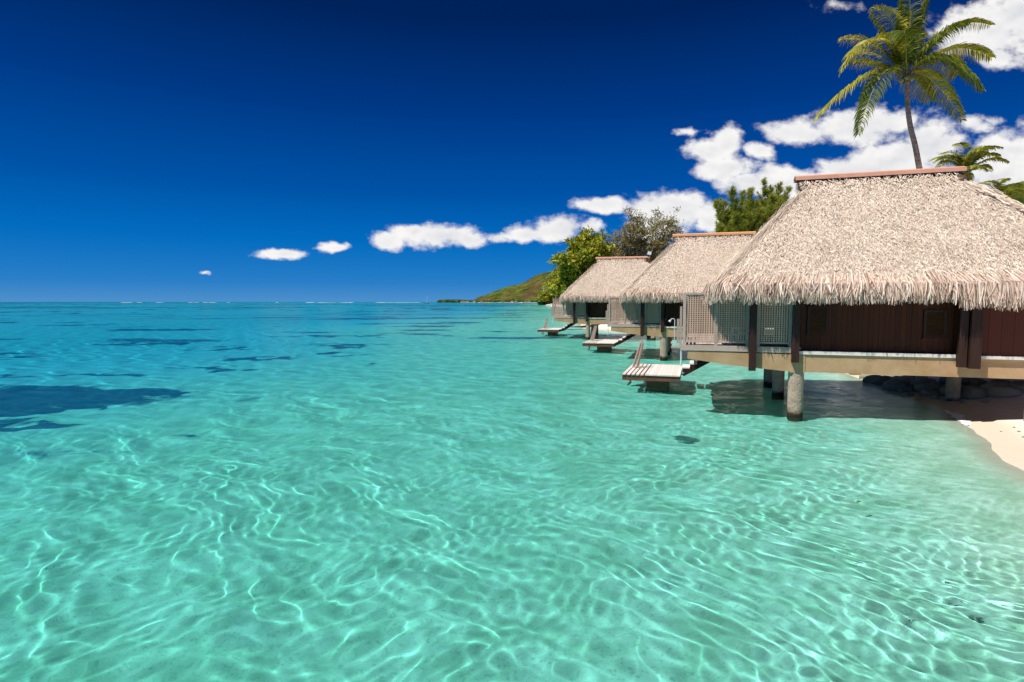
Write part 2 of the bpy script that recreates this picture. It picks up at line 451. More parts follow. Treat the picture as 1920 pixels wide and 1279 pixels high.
def sand_mat():
    m = bpy.data.materials.new('sand'); m.use_nodes = True
    t = m.node_tree; N = t.nodes; K = t.links
    p = N['Principled BSDF']; p.inputs['Roughness'].default_value = .95; p.inputs['Specular IOR Level'].default_value = .05
    g = N.new('ShaderNodeNewGeometry'); pos = g.outputs['Position']

    def nz(scale, det, rough=.6):
        n = N.new('ShaderNodeTexNoise'); n.inputs['Scale'].default_value = scale; n.inputs['Detail'].default_value = det; n.inputs['Roughness'].default_value = rough
        K.new(pos, n.inputs[0]); return n.outputs[0]

    def mr(x, a, b, c=0., d=1.):
        n = N.new('ShaderNodeMapRange'); n.interpolation_type = 'SMOOTHSTEP'; K.new(x, n.inputs[0])
        for i, v in enumerate((a, b, c, d)): n.inputs[i + 1].default_value = v
        return n.outputs[0]

    def mix(f, a, b):
        n = N.new('ShaderNodeMix'); n.data_type = 'RGBA'
        K.new(f, n.inputs[0])
        for s, v in ((6, a), (7, b)):
            if isinstance(v, tuple): n.inputs[s].default_value = (*v, 1)
            else: K.new(v, n.inputs[s])
        return n.outputs[2]

    def mul(a, b):
        n = N.new('ShaderNodeMath'); n.operation = 'MULTIPLY'
        for s, v in ((0, a), (1, b)):
            if isinstance(v, (int, float)): n.inputs[s].default_value = v
            else: K.new(v, n.inputs[s])
        return n.outputs[0]

    def att(k):
        a = N.new('ShaderNodeAttribute'); a.attribute_name = k; return a.outputs['Fac']
    sep = N.new('ShaderNodeSeparateXYZ'); K.new(pos, sep.inputs[0]); z = sep.outputs[2]
    dry = mix(mr(nz(3, 6), .3, .7), (.70, .66, .59), (.80, .76, .68))
    wet = (.60, .53, .42)
    c = mix(mr(z, .05, .17), wet, dry)
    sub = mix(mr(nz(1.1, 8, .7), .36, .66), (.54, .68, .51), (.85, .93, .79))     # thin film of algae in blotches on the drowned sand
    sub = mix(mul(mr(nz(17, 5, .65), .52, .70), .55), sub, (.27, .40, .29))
    sub = mix(mr(z, -2.6, -1.5), (.42, .69, .87), sub)      # blue light scattered by the deeper lagoon water, painted into the sand colour
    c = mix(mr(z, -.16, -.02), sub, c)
    ab = N.new('ShaderNodeMath'); ab.operation = 'ADD'; K.new(att('weed'), ab.inputs[0]); K.new(mul(nz(1.7, 7, .7), .6), ab.inputs[1])
    weed = mix(nz(2.5, 5), (.008, .085, .20), (.035, .16, .27))
    weed = mix(mr(z, -1.6, -1.0), weed, mix(nz(3, 5), (.012, .10, .075), (.05, .17, .12)))      # greener growth in the shallows
    c = mix(mul(mr(ab.outputs[0], .62, .86), .93), c, weed)
    c = mix(mr(att('earth'), .3, .7), c, mix(mr(nz(4, 7), .35, .65), (.12, .11, .07), (.32, .27, .19)))
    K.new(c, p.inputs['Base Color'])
    b = N.new('ShaderNodeBump'); b.inputs['Strength'].default_value = .5; b.inputs['Distance'].default_value = .05; K.new(nz(5, 8, .68), b.inputs['Height']); K.new(b.outputs[0], p.inputs['Normal'])
    return m


def weed_patches(X, Y):
    w = np.zeros(X.shape)
    wx = X + 1.6 * (fbm(X / 2.2, Y / 2.2, 51, 4) - .5) * np.clip(Y / 12, .3, 4); wy = Y + 2.2 * (fbm(X / 2.2, Y / 2.2, 61, 4) - .5) * np.clip(Y / 12, .3, 4)
    for (cx, cy, rx, ry, a) in [(-21.5, 23.8, 8.5, 2.4, 1.0), (-27, 21.5, 9, 2.6, 1.0), (-15.3, 24.3, 2.6, 1.0, .9), (-20.5, 22.2, 6.5, 1.5, 1.0), (-19.5, 20.2, 3.6, .7, 1.0), (-24, 21.2, 6, 2.0, 1.0), (-16, 20.6, 2.0, .6, .9), (-28, 29.5, 7, 1.2, .52),
                                (-17.0, 32.5, 2.6, 1.0, .60), (-21, 29.5, 2.6, .7, .54), (-10.5, 23.0, 1.3, .6, .42), (-9.2, 17.2, 1.5, .45, .44), (-11.5, 15.2, 2.3, .55, .42), (-17, 39, 4.0, 1.0, .58), (-13, 41.5, 3.2, .9, .56),
                                (-13.5, 49, 3.0, 1.4, .62), (-22, 46, 5, 1.1, .52), (-40, 41, 9, 2.0, .60), (-32, 52, 7, 1.4, .56), (-20, 62, 8, 1.6, .54), (-6, 60, 4, 1.6, .42), (3, 76, 6, 2, .40),
                                (-9.3, 34, 1.0, .6, .55), (-12.2, 32, 1.2, .6, .52), (4.9, 16.3, .55, .55, .62), (-14.8, 18.4, 1.9, .35, .85), (-18, 19.0, 3.0, .5, .9), (-3, 52, 3, 1, .38)]:
        d = np.sqrt(((wx - cx) / rx) ** 2 + ((wy - cy) / ry) ** 2)
        w = np.maximum(w, a * sst(1.4 - d, 0, .95))
    far = sst(fbm(X / 11, Y / 5, 71, 5, .6) - .18 * sst(Y, 900, 1800), .50, .64) * sst(Y, 30, 60) * .54
    far = np.maximum(far, sst(fbm(X / 90, Y / 60, 81, 4), .48, .62) * sst(Y, 120, 260) * .45)
    return np.maximum(w, far)


def build_water():
    X, Y, sp = fan(1400, 66, 2.6, 28000, 1.0030, 1.03, 120)
    g = ground(X, Y); dep = np.maximum(-g, 0)
    Z = waves(X, Y, sp, dep)
    w = sheet('water', X, Y, Z, water_mat(), {'depth': dep})
    w.cycles.is_caustics_caster = True
    tag(w, 'clear turquoise lagoon water with ripples', None, None, 'structure')
    X, Y, sp = fan(620, 80, 2.0, 30000, 1.0085, 1.04, 220)
    G = ground(X, Y); D = shore_dist(X, Y)
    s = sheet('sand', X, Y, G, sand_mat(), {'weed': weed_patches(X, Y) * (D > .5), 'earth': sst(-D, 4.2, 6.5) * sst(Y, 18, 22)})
    s.cycles.is_caustics_receiver = True
    tag(s, 'white coral sand of the beach and seabed', None, None, 'structure')


build_water()

# ------------------------------------------------------------------ bungalow (local frame: x along the long side, y away from us, z up from the water)
A0, A1, V0, V1, ZE, ZR = -2.55, 8.25, -.75, 7.75, 3.98, 7.86


def roof_loop(w, t):
    """point on the roof skin: w in 0..1 round the plan, t from eave (0) to ridge (1)"""
    k = np.clip(t / .885, 0, 1); fl = np.clip((t - .885) / .115, 0, 1)
    bow = .10 * np.sin(np.pi * np.clip(t, 0, 1)) - .13 * np.clip(.12 - t, 0, 1) * 4
    a0 = A0 + (.62 - A0) * k - .22 * fl - bow * 0; a1 = A1 - (A1 - 5.08) * k + .22 * fl
    hv = 4.25 * (1 - t) + .07 * t
    v0 = 3.5 - hv; v1 = 3.5 + hv
    r = np.minimum(.5 * (1 - .7 * t), hv * .8)
    la = a1 - a0 - 2 * r; lv = v1 - v0 - 2 * r; q = np.pi / 2 * r
    L = 2 * la + 2 * lv + 4 * q; s = (w % 1) * L
    cuts = np.cumsum(np.stack([la, q, lv, q, la, q, lv, q]), 0)
    x = np.zeros_like(s); y = np.zeros_like(s); nx = np.zeros_like(s); ny = np.zeros_like(s)
    lo = np.zeros_like(s)
    for i in range(8):
        msk = (s >= lo) & (s <= cuts[i] + 1e-9); e = s - lo
        if i == 0: c = (a0 + r + e, v0, 0 * e, -1 + 0 * e)
        elif i == 1: th = e / r; c = (a1 - r + r * np.sin(th), v0 + r - r * np.cos(th), np.sin(th), -np.cos(th))
        elif i == 2: c = (a1 + 0 * e, v0 + r + e, 1 + 0 * e, 0 * e)
        elif i == 3: th = e / r; c = (a1 - r + r * np.cos(th), v1 - r + r * np.sin(th), np.cos(th), np.sin(th))
        elif i == 4: c = (a1 - r - e, v1 + 0 * e, 0 * e, 1 + 0 * e)
        elif i == 5: th = e / r; c = (a0 + r - r * np.sin(th), v1 - r + r * np.cos(th), -np.sin(th), np.cos(th))
        elif i == 6: c = (a0 + 0 * e, v1 - r - e, -1 + 0 * e, 0 * e)
        else: th = e / r; c = (a0 + r - r * np.cos(th), v0 + r - r * np.sin(th), -np.cos(th), -np.sin(th))
        x = np.where(msk, c[0], x); y = np.where(msk, c[1], y); nx = np.where(msk, c[2], nx); ny = np.where(msk, c[3], ny)
        lo = cuts[i]
    z = ZE + (ZR - ZE) * t + .09 * np.sin(np.pi * np.clip(t, 0, 1))
    return np.stack([x, y, z], -1), np.stack([nx, ny, 0 * nx], -1)


def make_roof(root):
    rg = np.random.default_rng(5)
    b = MB(); nw, nt_ = 160, 16
    T = np.linspace(0, 1, nt_); Wp = np.linspace(0, 1, nw, endpoint=False)
    ww, tt = np.meshgrid(Wp, T, indexing='xy')
    P, Nn = roof_loop(ww.ravel(), tt.ravel())
    P -= np.array([0, 0, .05]) + Nn * .03
    idx = np.arange(nw * nt_).reshape(nt_, nw); nxt = np.roll(idx, -1, 1)
    q = np.stack([idx[:-1], nxt[:-1], nxt[1:], idx[1:]], -1).reshape(-1, 4)
    # skirt down and in, and the ceiling
    P0, N0 = roof_loop(Wp, np.zeros(nw)); sk = P0 - N0 * .20; sk[:, 2] = 3.62; sk2 = P0 - N0 * .45; sk2[:, 2] = 3.56
    cen = np.array([[(A0 + A1) / 2, 3.5, 4.0]])
    v = np.concatenate([P, sk, sk2, cen]); o = nw * nt_
    i0 = np.arange(nw); j0 = np.roll(i0, -1)
    q = np.concatenate([q, np.stack([o + i0, o + j0, j0, i0], -1), np.stack([o + nw + i0, o + nw + j0, o + j0, o + i0], -1)])
    tr = np.stack([o + nw + j0, o + nw + i0, np.full(nw, o + 2 * nw)], -1)
    b.add(v, q, tr)
    base = b.build('thatched_roof', MT['underthatch'], root, smooth=True)
    # thatch flecks: short pandanus leaf ends lapping down the slope
    n = 230000
    t = 1 - np.sqrt(rg.random(n)) * .985; t = np.clip(t * 1.0, 0.0, .995); w = rg.random(n)
    p, nn = roof_loop(w, t); dn = nn * .73 - np.array([0, 0, .68])
    sd = np.cross(dn, nn); sd /= np.linalg.norm(sd, axis=1)[:, None] + 1e-9; nrm = np.cross(sd, dn)
    nrm *= np.sign((nrm * nn).sum(1))[:, None]
    tilt = rg.normal(0, .36, n)[:, None]; dv = dn + sd * tilt; dv /= np.linalg.norm(dv, axis=1)[:, None]
    ln = (rg.uniform(.09, .22, n) * (.35 + .65 * np.clip(t / .06, 0, 1)))[:, None]; lift = rg.uniform(.004, .045, n)[:, None]
    st = p + nrm * rg.uniform(-.01, .035, n)[:, None]
    mid = st + dv * ln * .55 + nrm * lift * .7; tip = st + dv * ln + nrm * (lift * rg.uniform(.3, 1.3, n)[:, None])
    hw = rg.uniform(.004, .010, n)[:, None] * np.array([[1, 1., .5]])
    sdd = sd - dn * tilt + nrm * rg.normal(0, .30, n)[:, None]
    f = MB(); f.strips(np.stack([st, mid, tip], 1), hw, sdd, rg.beta(1.7, 1.15, n))
    th = f.build('thatch_leaves', MT['thatch'], base)
    # eave fringe
    n = 14500; w = rg.random(n); lay = rg.random(n)
    t0 = .002 + .10 * rg.random(n) ** 4 * (.3 + .7 * lay); p, nn = roof_loop(w, t0); pe, _ = roof_loop(w, np.zeros(n)); pe = np.where(np.abs(pe[:, :2] - p[:, :2]).max(1)[:, None] < .6, pe, p + nn * .2)
    p = p + nn * .05 + np.array([0, 0, .055])
    drop = np.where((p[:, 0] > 3.75 + .25 * rg.random(n)) & (p[:, 1] < 1.0), .15, 0.)
    clump = .06 * np.sin(w * 260) + .05 * np.sin(w * 617 + 1) + .09 * (vnoise(w * 170, w * 0, 3) - .5)
    zt = 3.50 - drop + rg.uniform(-.07, .16, n) + clump * .5 + .12 * (lay > .8)
    tang = np.cross(nn, np.array([0, 0, 1.]))
    sl = (.16 * rg.normal(0, 1, n) + .10 * np.sin(w * 420))[:, None]
    out = (-.02 + .09 * lay)[:, None] + rg.normal(0, .03, n)[:, None]
    m1 = pe + nn * (-.01 + .11 * lay[:, None]) + tang * sl * .12; m1[:, 2] = ZE - .04 + .09 * lay + rg.normal(0, .025, n)
    m2 = m1 + nn * out * .65 + tang * sl * .25; m2[:, 2] = (m1[:, 2] + zt) / 2
    tp = m1 + nn * out + tang * sl * .55; tp[:, 2] = zt
    hw = rg.uniform(.007, .020, n)[:, None] * np.array([[.9, 1, 1., .45]])
    rot = rg.normal(0, .7, n)[:, None]; sd = tang * np.cos(rot) + nn * np.sin(rot)
    f = MB(); f.strips(np.stack([p, m1, m2, tp], 1), hw, sd, rg.beta(2.0, 1.5, n))
    f.build('eave_fringe', MT['fringe'], base)
    # hip rolls: long loose strands lying along the near hips
    n = 2600; f = MB(); side = rg.random(n) < .5
    t = rg.uniform(.05, .86, n); pl = []
    for k in (0, 1, 2):
        tt_ = np.maximum(t - .035 * k, 0)
        hv = 4.25 * (1 - tt_) + .07 * tt_; kk = np.clip(tt_ / .885, 0, 1); r = .5 * (1 - .7 * tt_)
        xa = np.where(side, A0 + (.62 - A0) * kk + r * .25, A1 - (A1 - 5.08) * kk - r * .25)
        pl.append(np.stack([xa, 3.5 - hv + r * .25, ZE + (ZR - ZE) * tt_ + .09 * np.sin(np.pi * tt_)], -1))
    off = np.stack([rg.normal(0, .10, n), rg.normal(0, .10, n), rg.uniform(.0, .10, n)], -1)
    pl = [q_ + off + rg.normal(0, .02, (n, 3)) for q_ in pl]
    f.strips(np.stack(pl, 1), rg.uniform(.006, .014, n)[:, None], np.tile(np.array([[.6, .3, .5]]), (n, 1)), rg.beta(2, 1.7, n))
    f.build('hip_roll', MT['thatch'], base)
    # ridge cap: folded sheet with turned edges
    b = MB()
    for sg in (-1, 1):
        M_ = lambda v, sg=sg: np.c_[v[:, 0], 3.5 + sg * v[:, 1], v[:, 2] - .30 * np.abs(v[:, 1])]
        b.box((.30, 0.001, 7.965), (5.40, .24, 7.99), M_)
        b.box((.30, .24, 7.865), (5.40, .262, 7.99), M_)
    for x in (1.6, 2.85, 4.1): b.box((x, -.2, 7.992), (x + .03, .2, 7.999), lambda v: np.c_[v[:, 0], 3.5 + v[:, 1], v[:, 2] - .30 * np.abs(v[:, 1])])
    b.build('ridge_cap', MT['ridge'], base)
    # dark thatch ends under the ridge overhang
    for x, s in ((.47, -1), (5.23, 1)):
        b = MB(); n = 420; yy_ = rg.uniform(-.38, .38, n); z1 = 7.86 - np.abs(yy_) * .9; ps = []
        for k in (0, .5, 1): ps.append(np.stack([x + s * (.09 - .20 * k) + rg.normal(0, .02, n), 3.5 + yy_, z1 - k * rg.uniform(.35, .62, n)], -1))
        b.strips(np.stack(ps, 1), .016, np.tile(np.array([[.2, 1., 0]]), (n, 1)), rg.beta(1.3, 3, n))
        b.build('gablet', MT['fringe'], base)
    return base


def boards_x(b, x0, x1, y, z0, z1, w, th, face=-1, gap=.006):
    """a wall of upright boards along x, face at y"""
    x = x0
    while x < x1 - 1e-3:
        e = min(x + w, x1)
        d = random.uniform(0, .004)
        b.box((x + gap / 2, y - d if face < 0 else y - th, z0), (e - gap / 2, y + th if face < 0 else y + d, z1))
        x = e


def make_window(root, x0, x1, z0, z1, y):
    b = MB(); f = .07
    b.box((x0 - f, y - .05, z0 - f), (x0, y + .02, z1 + f)); b.box((x1, y - .05, z0 - f), (x1 + f, y + .02, z1 + f))
    b.box((x0, y - .048, z1), (x1, y + .02, z1 + f))
    win = b.build('window', MT['post'], root)
    b = MB(); b.box((x0 - f - .04, y - .085, z0 - f - .03), (x1 + f + .04, y + .02, z0 - f)); b.box((x0, y - .048, z0 - f), (x1, y + .02, z0))
    b.build('sill', MT['wall'], win)
    b = MB(); n = int((z1 - z0) / .062)
    for i in range(n):
        z = z0 + (i + .5) * (z1 - z0) / n
        b.box((x0, y - .035, z - .03), (x1, y - .022, z + .03), lambda v, z=z: np.c_[v[:, 0], v[:, 1] - (v[:, 2] - z) * -.6, v[:, 2]])
    b.build('louvres', MT['louvre'], win)


def make_lattice(root, p0, p1, z0, z1, n, dz, posts=()):
    """square trellis between two plan points"""
    p0 = np.array(p0); p1 = np.array(p1); L = np.linalg.norm(p1 - p0); d = (p1 - p0) / L; nv = np.array([d[1], -d[0]])
    def M_(v): return np.c_[p0[0] + d[0] * v[:, 0] + nv[0] * v[:, 1], p0[1] + d[1] * v[:, 0] + nv[1] * v[:, 1], v[:, 2]]
    b = MB()
    for i in range(n):
        x = (i + .5) * L / n; b.box((x - .019, .0, z0 + .05), (x + .019, .014, z1 - .04), M_)
    m = int(round((z1 - z0) / dz))
    for i in range(m):
        z = z0 + .06 + (i + .5) * (z1 - z0 - .1) / m; b.box((.0, -.016, z - .015), (L, -.002, z + .015), M_)
    o = b.build('lattice_screen', MT['lattice'], root)
    f = MB(); f.box((-.02, -.035, z1 - .05), (L + .02, .04, z1 + .01), M_); f.box((-.0, -.03, z0), (L, .034, z0 + .06), M_)
    for x in (0, *posts, L): f.box((x - .045, -.045, z0 - .10), (x + .045, .05, z1 - .052), M_)
    f.build('screen_frame', MT['grey_wood'], o)
    return o


def make_bungalow():
    random.seed(4)
    root = empty('overwater_bungalow')
    make_roof(root)
    # walls
    b = MB(); boards_x(b, .12, 4.08, 0, 2.0, 4.3, .14, .05)
    b.box((.14, .06, 2.0), (8.1, 6.9, 4.2)); b.build('wall', MT['wall'], root)
    b = MB(); boards_x(b, 4.56, 8.2, -.22, 1.98, 4.1, .30, .21); b.build('wall', MT['wall_red'], root)
    b = MB(); b.box((.08, 2.0, 2.13), (.139, 5.2, 3.9)); d = b.build('door', MT['louvre'], root)
    b = MB(); b.box((.04, 4.9, 2.95), (.079, 4.96, 3.2)); b.build('handle', MT['chrome'], d)
    make_window(root, .36, .80, 2.58, 3.30, 0); make_window(root, 3.42, 3.84, 2.52, 3.2, 0)
    # floor edge strip and beam
    b = MB(); b.box((.0, -.24, 1.905), (4.10, -.02, 2.0)); b.box((4.34, -.24, 1.905), (4.44, -.02, 2.0)); b.box((4.60, -.30, 1.90), (8.2, -.221, 1.985)); b.box((4.60, -.221, 1.90), (8.2, -.02, 1.975)); b.build('floor_edge', MT['white_strip'], root)
    b = MB()
    for v0 in (-.20, 3.86, 6.9):
        b.prism([(-3.2, 1.68), (-1.9, 1.50), (-.18, 1.36), (-.18, 1.89), (-3.2, 1.93)], v0, v0 + .30, 'y')
        b.box((-.179, v0 - .02, 1.335), (.235, v0 + .32, 1.90)); b.box((.236, v0, 1.36), (8.2, v0 + .30, 1.895))
    for x in (-2.6, -.9, 2, 4.2, 6.4): b.box((x, .11, 1.62), (x + .2, 3.85, 1.88)); b.box((x, 4.17, 1.62), (x + .2, 6.89, 1.88))
    b.build('beam', MT['concrete'], root, recv=True)
    b = MB(); b.box((-.1, .0, 1.901), (8.2, 7.2, 1.995)); b.build('floor_slab', MT['concrete'], root)
    for x, v in ((0.03, 0), (0.03, 4.02), (6.12, 0.0), (5.6, 4.02), (0.03, 7.05), (5.6, 7.05)):
        b = MB(); zz = np.linspace(-2.4, 1.34 if x < 1 else 1.355, 9)
        b.tube([(x, v, z) for z in zz], .225 if v == 0 else .21, 20); b.build('column', MT['column'], root, smooth=False, recv=True)
    # posts carrying the eave
    for x, v, w, z0 in ((-1.27, -.34, .10, 1.37), (-.06, -.30, .10, 1.66), (4.20, -.36, .10, 1.66), (4.47, -.42, .13, 1.64), (-1.27, 7.3, .10, 1.37), (-3.0, 7.1, .08, 1.9), (8.1, -.34, .1, 1.66)):
        b = MB(); b.box((x - w, v - w * .8, z0), (x + w, v + w * .8, 3.9)); b.build('post', MT['post'], root)
    b = MB(); b.box((-1.36, -.15, 3.72), (8.0, -.05, 3.9)); b.box((-2.0, 7.0, 3.72), (8.0, 7.1, 3.9)); b.build('eave_beam', MT['post'], root)
    # deck
    b = MB(); x = -3.38
    while x < .0:
        b.box((x + .004, -.12, 2.05), (x + .126, 7.1, 2.10)); x += .13
    deck = b.build('deck', MT['grey_wood'], root)
    b = MB(); b.box((-3.42, -.22, 1.94), (-1.39, -.16, 2.115)); b.box((-1.13, -.21, 1.935), (-.17, -.15, 2.11)); b.box((-3.42, -.158, 1.94), (-3.36, 7.15, 2.113))
    b.box((-3.36, .3, 1.935), (-.12, .4, 2.046)); b.box((-3.36, 3.4, 1.935), (-.12, 3.5, 2.046)); b.box((-3.36, 6.4, 1.935), (-.12, 6.5, 2.046))
    b.build('fascia', MT['grey_wood'], deck)
    make_lattice(root, (-3.32, -.13), (-1.42, -.13), 2.20, 3.78, 26, .072, posts=(.98,))
    make_lattice(root, (-1.10, -.13), (-.19, -.13), 2.20, 3.60, 13, .072)
    b = MB(); boards_x(b, -3.3, -.2, 7.04, 2.1, 3.75, .14, .05); b.build('wall', MT['wall'], root)
    # railing on the lagoon side
    b = MB()
    for v in (1.5, 3.0, 4.4): b.box((-3.38, v - .04, 2.1), (-3.30, v + .04, 3.0))
    for z in (2.35, 2.65, 2.95): b.box((-3.365, -.05, z), (-3.315, 4.4, z + .06))
    b.build('railing', MT['grey_wood'], root)
    b = MB(); b.box((-3.46, -.12, 2.116), (-3.39, -.05, 3.35)); b.box((-3.55, -.11, 2.16), (-3.47, -.06, 2.95)); b.build('bracing_post', MT['grey_wood'], root)
    b = MB(); b.tube([(-3.40, -.10, 1.93), (-3.40, -.10, 1.40)], .024, 8); b.build('drain_pipe', MT['pvc'], root)
    # stairs down to the swimming platform
    b = MB(); n = 8
    for i in range(n):
        x = -3.48 + i * .29; z = .72 + i * .175
        b.box((x, 5.6, z), (x + .30, 6.8, z + .05))
    st = b.build('stairs', MT['board'], root)
    b = MB()
    for v in (5.52, 6.80):
        b.prism([(-3.50, .46), (-3.40, .40), (-1.15, 1.76), (-1.15, 2.04), (-1.35, 2.04)], v, v + .07, 'y')
        for i in range(n):
            x = -3.48 + i * .29; z = .715 + i * .175
            b.box((x + .02, v + .002, z - .16), (x + .28, v + .068, z - .002))
    b.build('stringer', MT['post'], st)
    return root


def make_platform():
    root = empty('swim_platform')
    b = MB(); x = -5.74; random.seed(8)
    while x < -3.56:
        slat = x < -4.95
        w = .12 if slat else .145; g = .055 if slat else .006
        b.box((x, 3.82, .575), (x + w, 7.85, .625)); x += w + g
    b.build('deck_boards', MT['board'], root)
    b = MB(); b.box((-5.76, 3.86, .36), (-3.52, 3.95, .57)); b.box((-5.74, 7.72, .36), (-3.52, 7.8, .57))
    b.box((-5.76, 3.951, .36), (-5.68, 7.719, .572)); b.box((-3.60, 3.951, .36), (-3.52, 7.719, .57))
    for v in (4.7, 5.6, 6.6): b.box((-5.679, v, .40), (-3.601, v + .09, .57))
    b.build('frame', MT['brown_frame'], root)
    b = MB(); b.prism([(-4.86, -1.9), (-4.04, -1.9), (-4.0, .36), (-4.9, .36)], 4.95, 6.3, 'y'); b.build('support_pillar', MT['brown_frame'], root, recv=True)
    for v in (6.05, 6.50):
        b = MB(); b.tube([(-5.74, v, -1.0), (-5.70, v, .2), (-5.58, v, .6), (-5.26, v, 1.68), (-5.22, v, 1.72), (-5.17, v, 1.68), (-5.40, v, .66)], .038, 8)
        b.build('ladder_rail', MT['grey_wood'], root, recv=True)
    for z in (-.75, -.45, -.15, .15):
        b = MB(); b.box((-5.78, 6.06, z), (-5.66, 6.50, z + .035)); b.build('ladder_rung', MT['grey_wood'], root, recv=True)
    b = MB(); b.box((-5.50, 6.04, .628), (-5.05, 6.55, .66)); b.build('ladder_base', MT['grey_wood'], root)
    return root


SPOTS = [((8.77, 18.07), 17.5), ((9.33, 36.06), 17.4), ((7.26, 56.19), 14.7)]
BL = ['thatched bungalow on concrete columns nearest the beach, with the pinkish ridge cap', 'thatched bungalow with orange ridge cap standing between the two others', 'farthest and smallest thatched bungalow, with a floodlight at its ridge end']
PL = ['wooden swimming platform with slatted deck at the foot of the nearest bungalow', 'wooden swimming platform below the bungalow in the middle of the row', 'small wooden swimming platform below the farthest bungalow']
hut = make_bungalow(); plat = make_platform()
for i, ((x, y), a) in enumerate(SPOTS):
    h = hut if i == 0 else copy_tree(hut); p = plat if i == 0 else copy_tree(plat)
    for o in (h, p): o.location = (x, y, 0); o.rotation_euler = (0, 0, -R(a))
    tag(h, BL[i], 'bungalow', 'thatched bungalows over the lagoon'); tag(p, PL[i], 'swimming platform', 'swimming platforms of the bungalows')


MT['ridge_orange'] = mat('ridge_orange', (.70, .33, .14), (.78, .40, .19), scale=3, rough=.55, spec=.4)
for o in bpy.data.objects:
    if o.name.startswith('ridge_cap') and o.parent.parent.get('label') == BL[1]:
        o.material_slots[0].link = 'OBJECT'; o.material_slots[0].material = MT['ridge_orange']


def local(i, a, v, z):
    (x, y), d = SPOTS[i]; c, s = math.cos(R(d)), math.sin(R(d))
    return (x + a * c + v * s, y - a * s + v * c, z)


# ------------------------------------------------------------------ things on the decks
def shower():
    r = empty('outdoor_shower', local(0, -3.62, -.02, 2.05), -R(17.5))
    b = MB(); b.tube([(0, 0, 0), (0, 0, .85), (-.03, 0, .90), (-.10, 0, .90), (-.13, 0, .86)], .014, 8); b.build('pipe', MT['chrome'], r)
    b = MB(); b.tube([(-.12, 0, .87), (-.17, 0, .80)], [.02, .05], 10); b.build('shower_head', MT['chrome'], r)
    b = MB(); b.tube([(-.09, 0, .12), (.07, 0, .12)], .012, 8); b.tube([(-.09, 0, .09), (-.09, 0, .15)], .022, 8); b.build('tap', MT['chrome'], r)
    b = MB(); b.box((-.10, -.08, -.06), (.22, .08, 0)); b.build('bracket', MT['grey_wood'], r)
    tag(r, 'thin metal outdoor shower on the corner of the nearest bungalow deck', 'shower')


def chair(i, a, v, label):
    r = empty('deck_chair', local(i, a, v, 2.10), -R(SPOTS[i][1]) + .5)
    b = MB()
    for k in range(8): b.box((-.30 + k * .08, -.30, .32), (-.24 + k * .08, .30, .345))
    b.build('seat', MT['white_paint'], r)
    b = MB()
    for k in range(7): b.box((.30, -.28 + k * .085, .34), (.33, -.22 + k * .085, .95), lambda v_: np.c_[v_[:, 0] + (v_[:, 2] - .34) * .35, v_[:, 1:]])
    b.build('backrest', MT['white_paint'], r)
    b = MB(); b.box((.24, -.27, .40), (.295, .27, .98), lambda v_: np.c_[v_[:, 0] + (v_[:, 2] - .34) * .35, v_[:, 1:]]); b.build('cushion', MT['orange'], r)
    for x, y in ((-.28, -.28), (-.28, .28), (.28, -.28), (.28, .28)):
        b = MB(); b.box((x - .03, y - .03, 0), (x + .03, y + .03, .32)); b.build('leg', MT['white_paint'], r)
    for y in (-.33, .33):
        b = MB(); b.box((-.30, y - .04, .54), (.36, y + .04, .57)); b.box((-.28, y - .025, .30), (-.23, y + .025, .54)); b.build('armrest', MT['white_paint'], r)
    tag(r, label, 'chair', 'deck chairs behind the lattice')


shower()
chair(0, -1.75, .75, 'white slatted chair with orange cushion behind the lattice of the nearest bungalow')
chair(1, -1.75, .9, 'white slatted chair with orange cushion on the middle bungalow deck')
chair(2, -1.9, 1.1, 'white slatted chair with orange cushion on the farthest bungalow deck')


def floodlight():
    r = empty('floodlight', local(2, 5.55, 3.5, 7.55), -R(14.7))
    b = MB(); b.tube([(-.1, 0, 0), (0, 0, .5), (.05, 0, .62)], .06, 8); b.build('bracket', MT['ridge'], r)
    b = MB(); b.box((-.17, -.12, .58), (.18, .12, .88), lambda v: np.c_[v[:, 0] + (v[:, 2] - .7) * .25, v[:, 1], v[:, 2] + v[:, 0] * -.2]); b.build('lamp_housing', MT['white_paint'], r)
    tag(r, 'small white floodlight on a red bracket at the farthest ridge end', 'floodlight')


floodlight()

# ------------------------------------------------------------------ boulders
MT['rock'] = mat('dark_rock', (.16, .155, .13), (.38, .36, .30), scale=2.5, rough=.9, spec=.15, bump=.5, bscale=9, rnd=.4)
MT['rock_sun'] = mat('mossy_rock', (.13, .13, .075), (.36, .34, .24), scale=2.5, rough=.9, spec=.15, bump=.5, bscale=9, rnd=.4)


def boulder(loc, r, seed, m, label, group):
    rg = np.random.default_rng(seed); b = MB(); nu, nv = 18, 11
    th = np.arange(nu) / nu * 2 * np.pi; ph = np.linspace(0, np.pi, nv)
    T, P = np.meshgrid(th, ph); d = np.stack([np.sin(P) * np.cos(T), np.sin(P) * np.sin(T), np.cos(P)], -1)
    k = 1 + 0 * T
    for _ in range(7):
        a = rg.normal(size=3); a /= np.linalg.norm(a); k = np.minimum(k, rg.uniform(.72, .98) / np.maximum((d @ a), .05))
    k = np.minimum(k, 1.15)
    v = d * k[..., None] * np.array([r * rg.uniform(.9, 1.35), r * rg.uniform(.8, 1.15), r * rg.uniform(.6, .8)])
    idx = np.arange(nu * nv).reshape(nv, nu); nx = np.roll(idx, -1, 1)
    b.add(v.reshape(-1, 3), np.stack([idx[1:], nx[1:], nx[:-1], idx[:-1]], -1).reshape(-1, 4), rnd=rg.random())
    o = b.build('boulder', m, smooth=True, recv=True); o.location = loc; o.rotation_euler = (0, 0, rg.uniform(0, 6.3))
    tag(o, label, 'boulder', group)


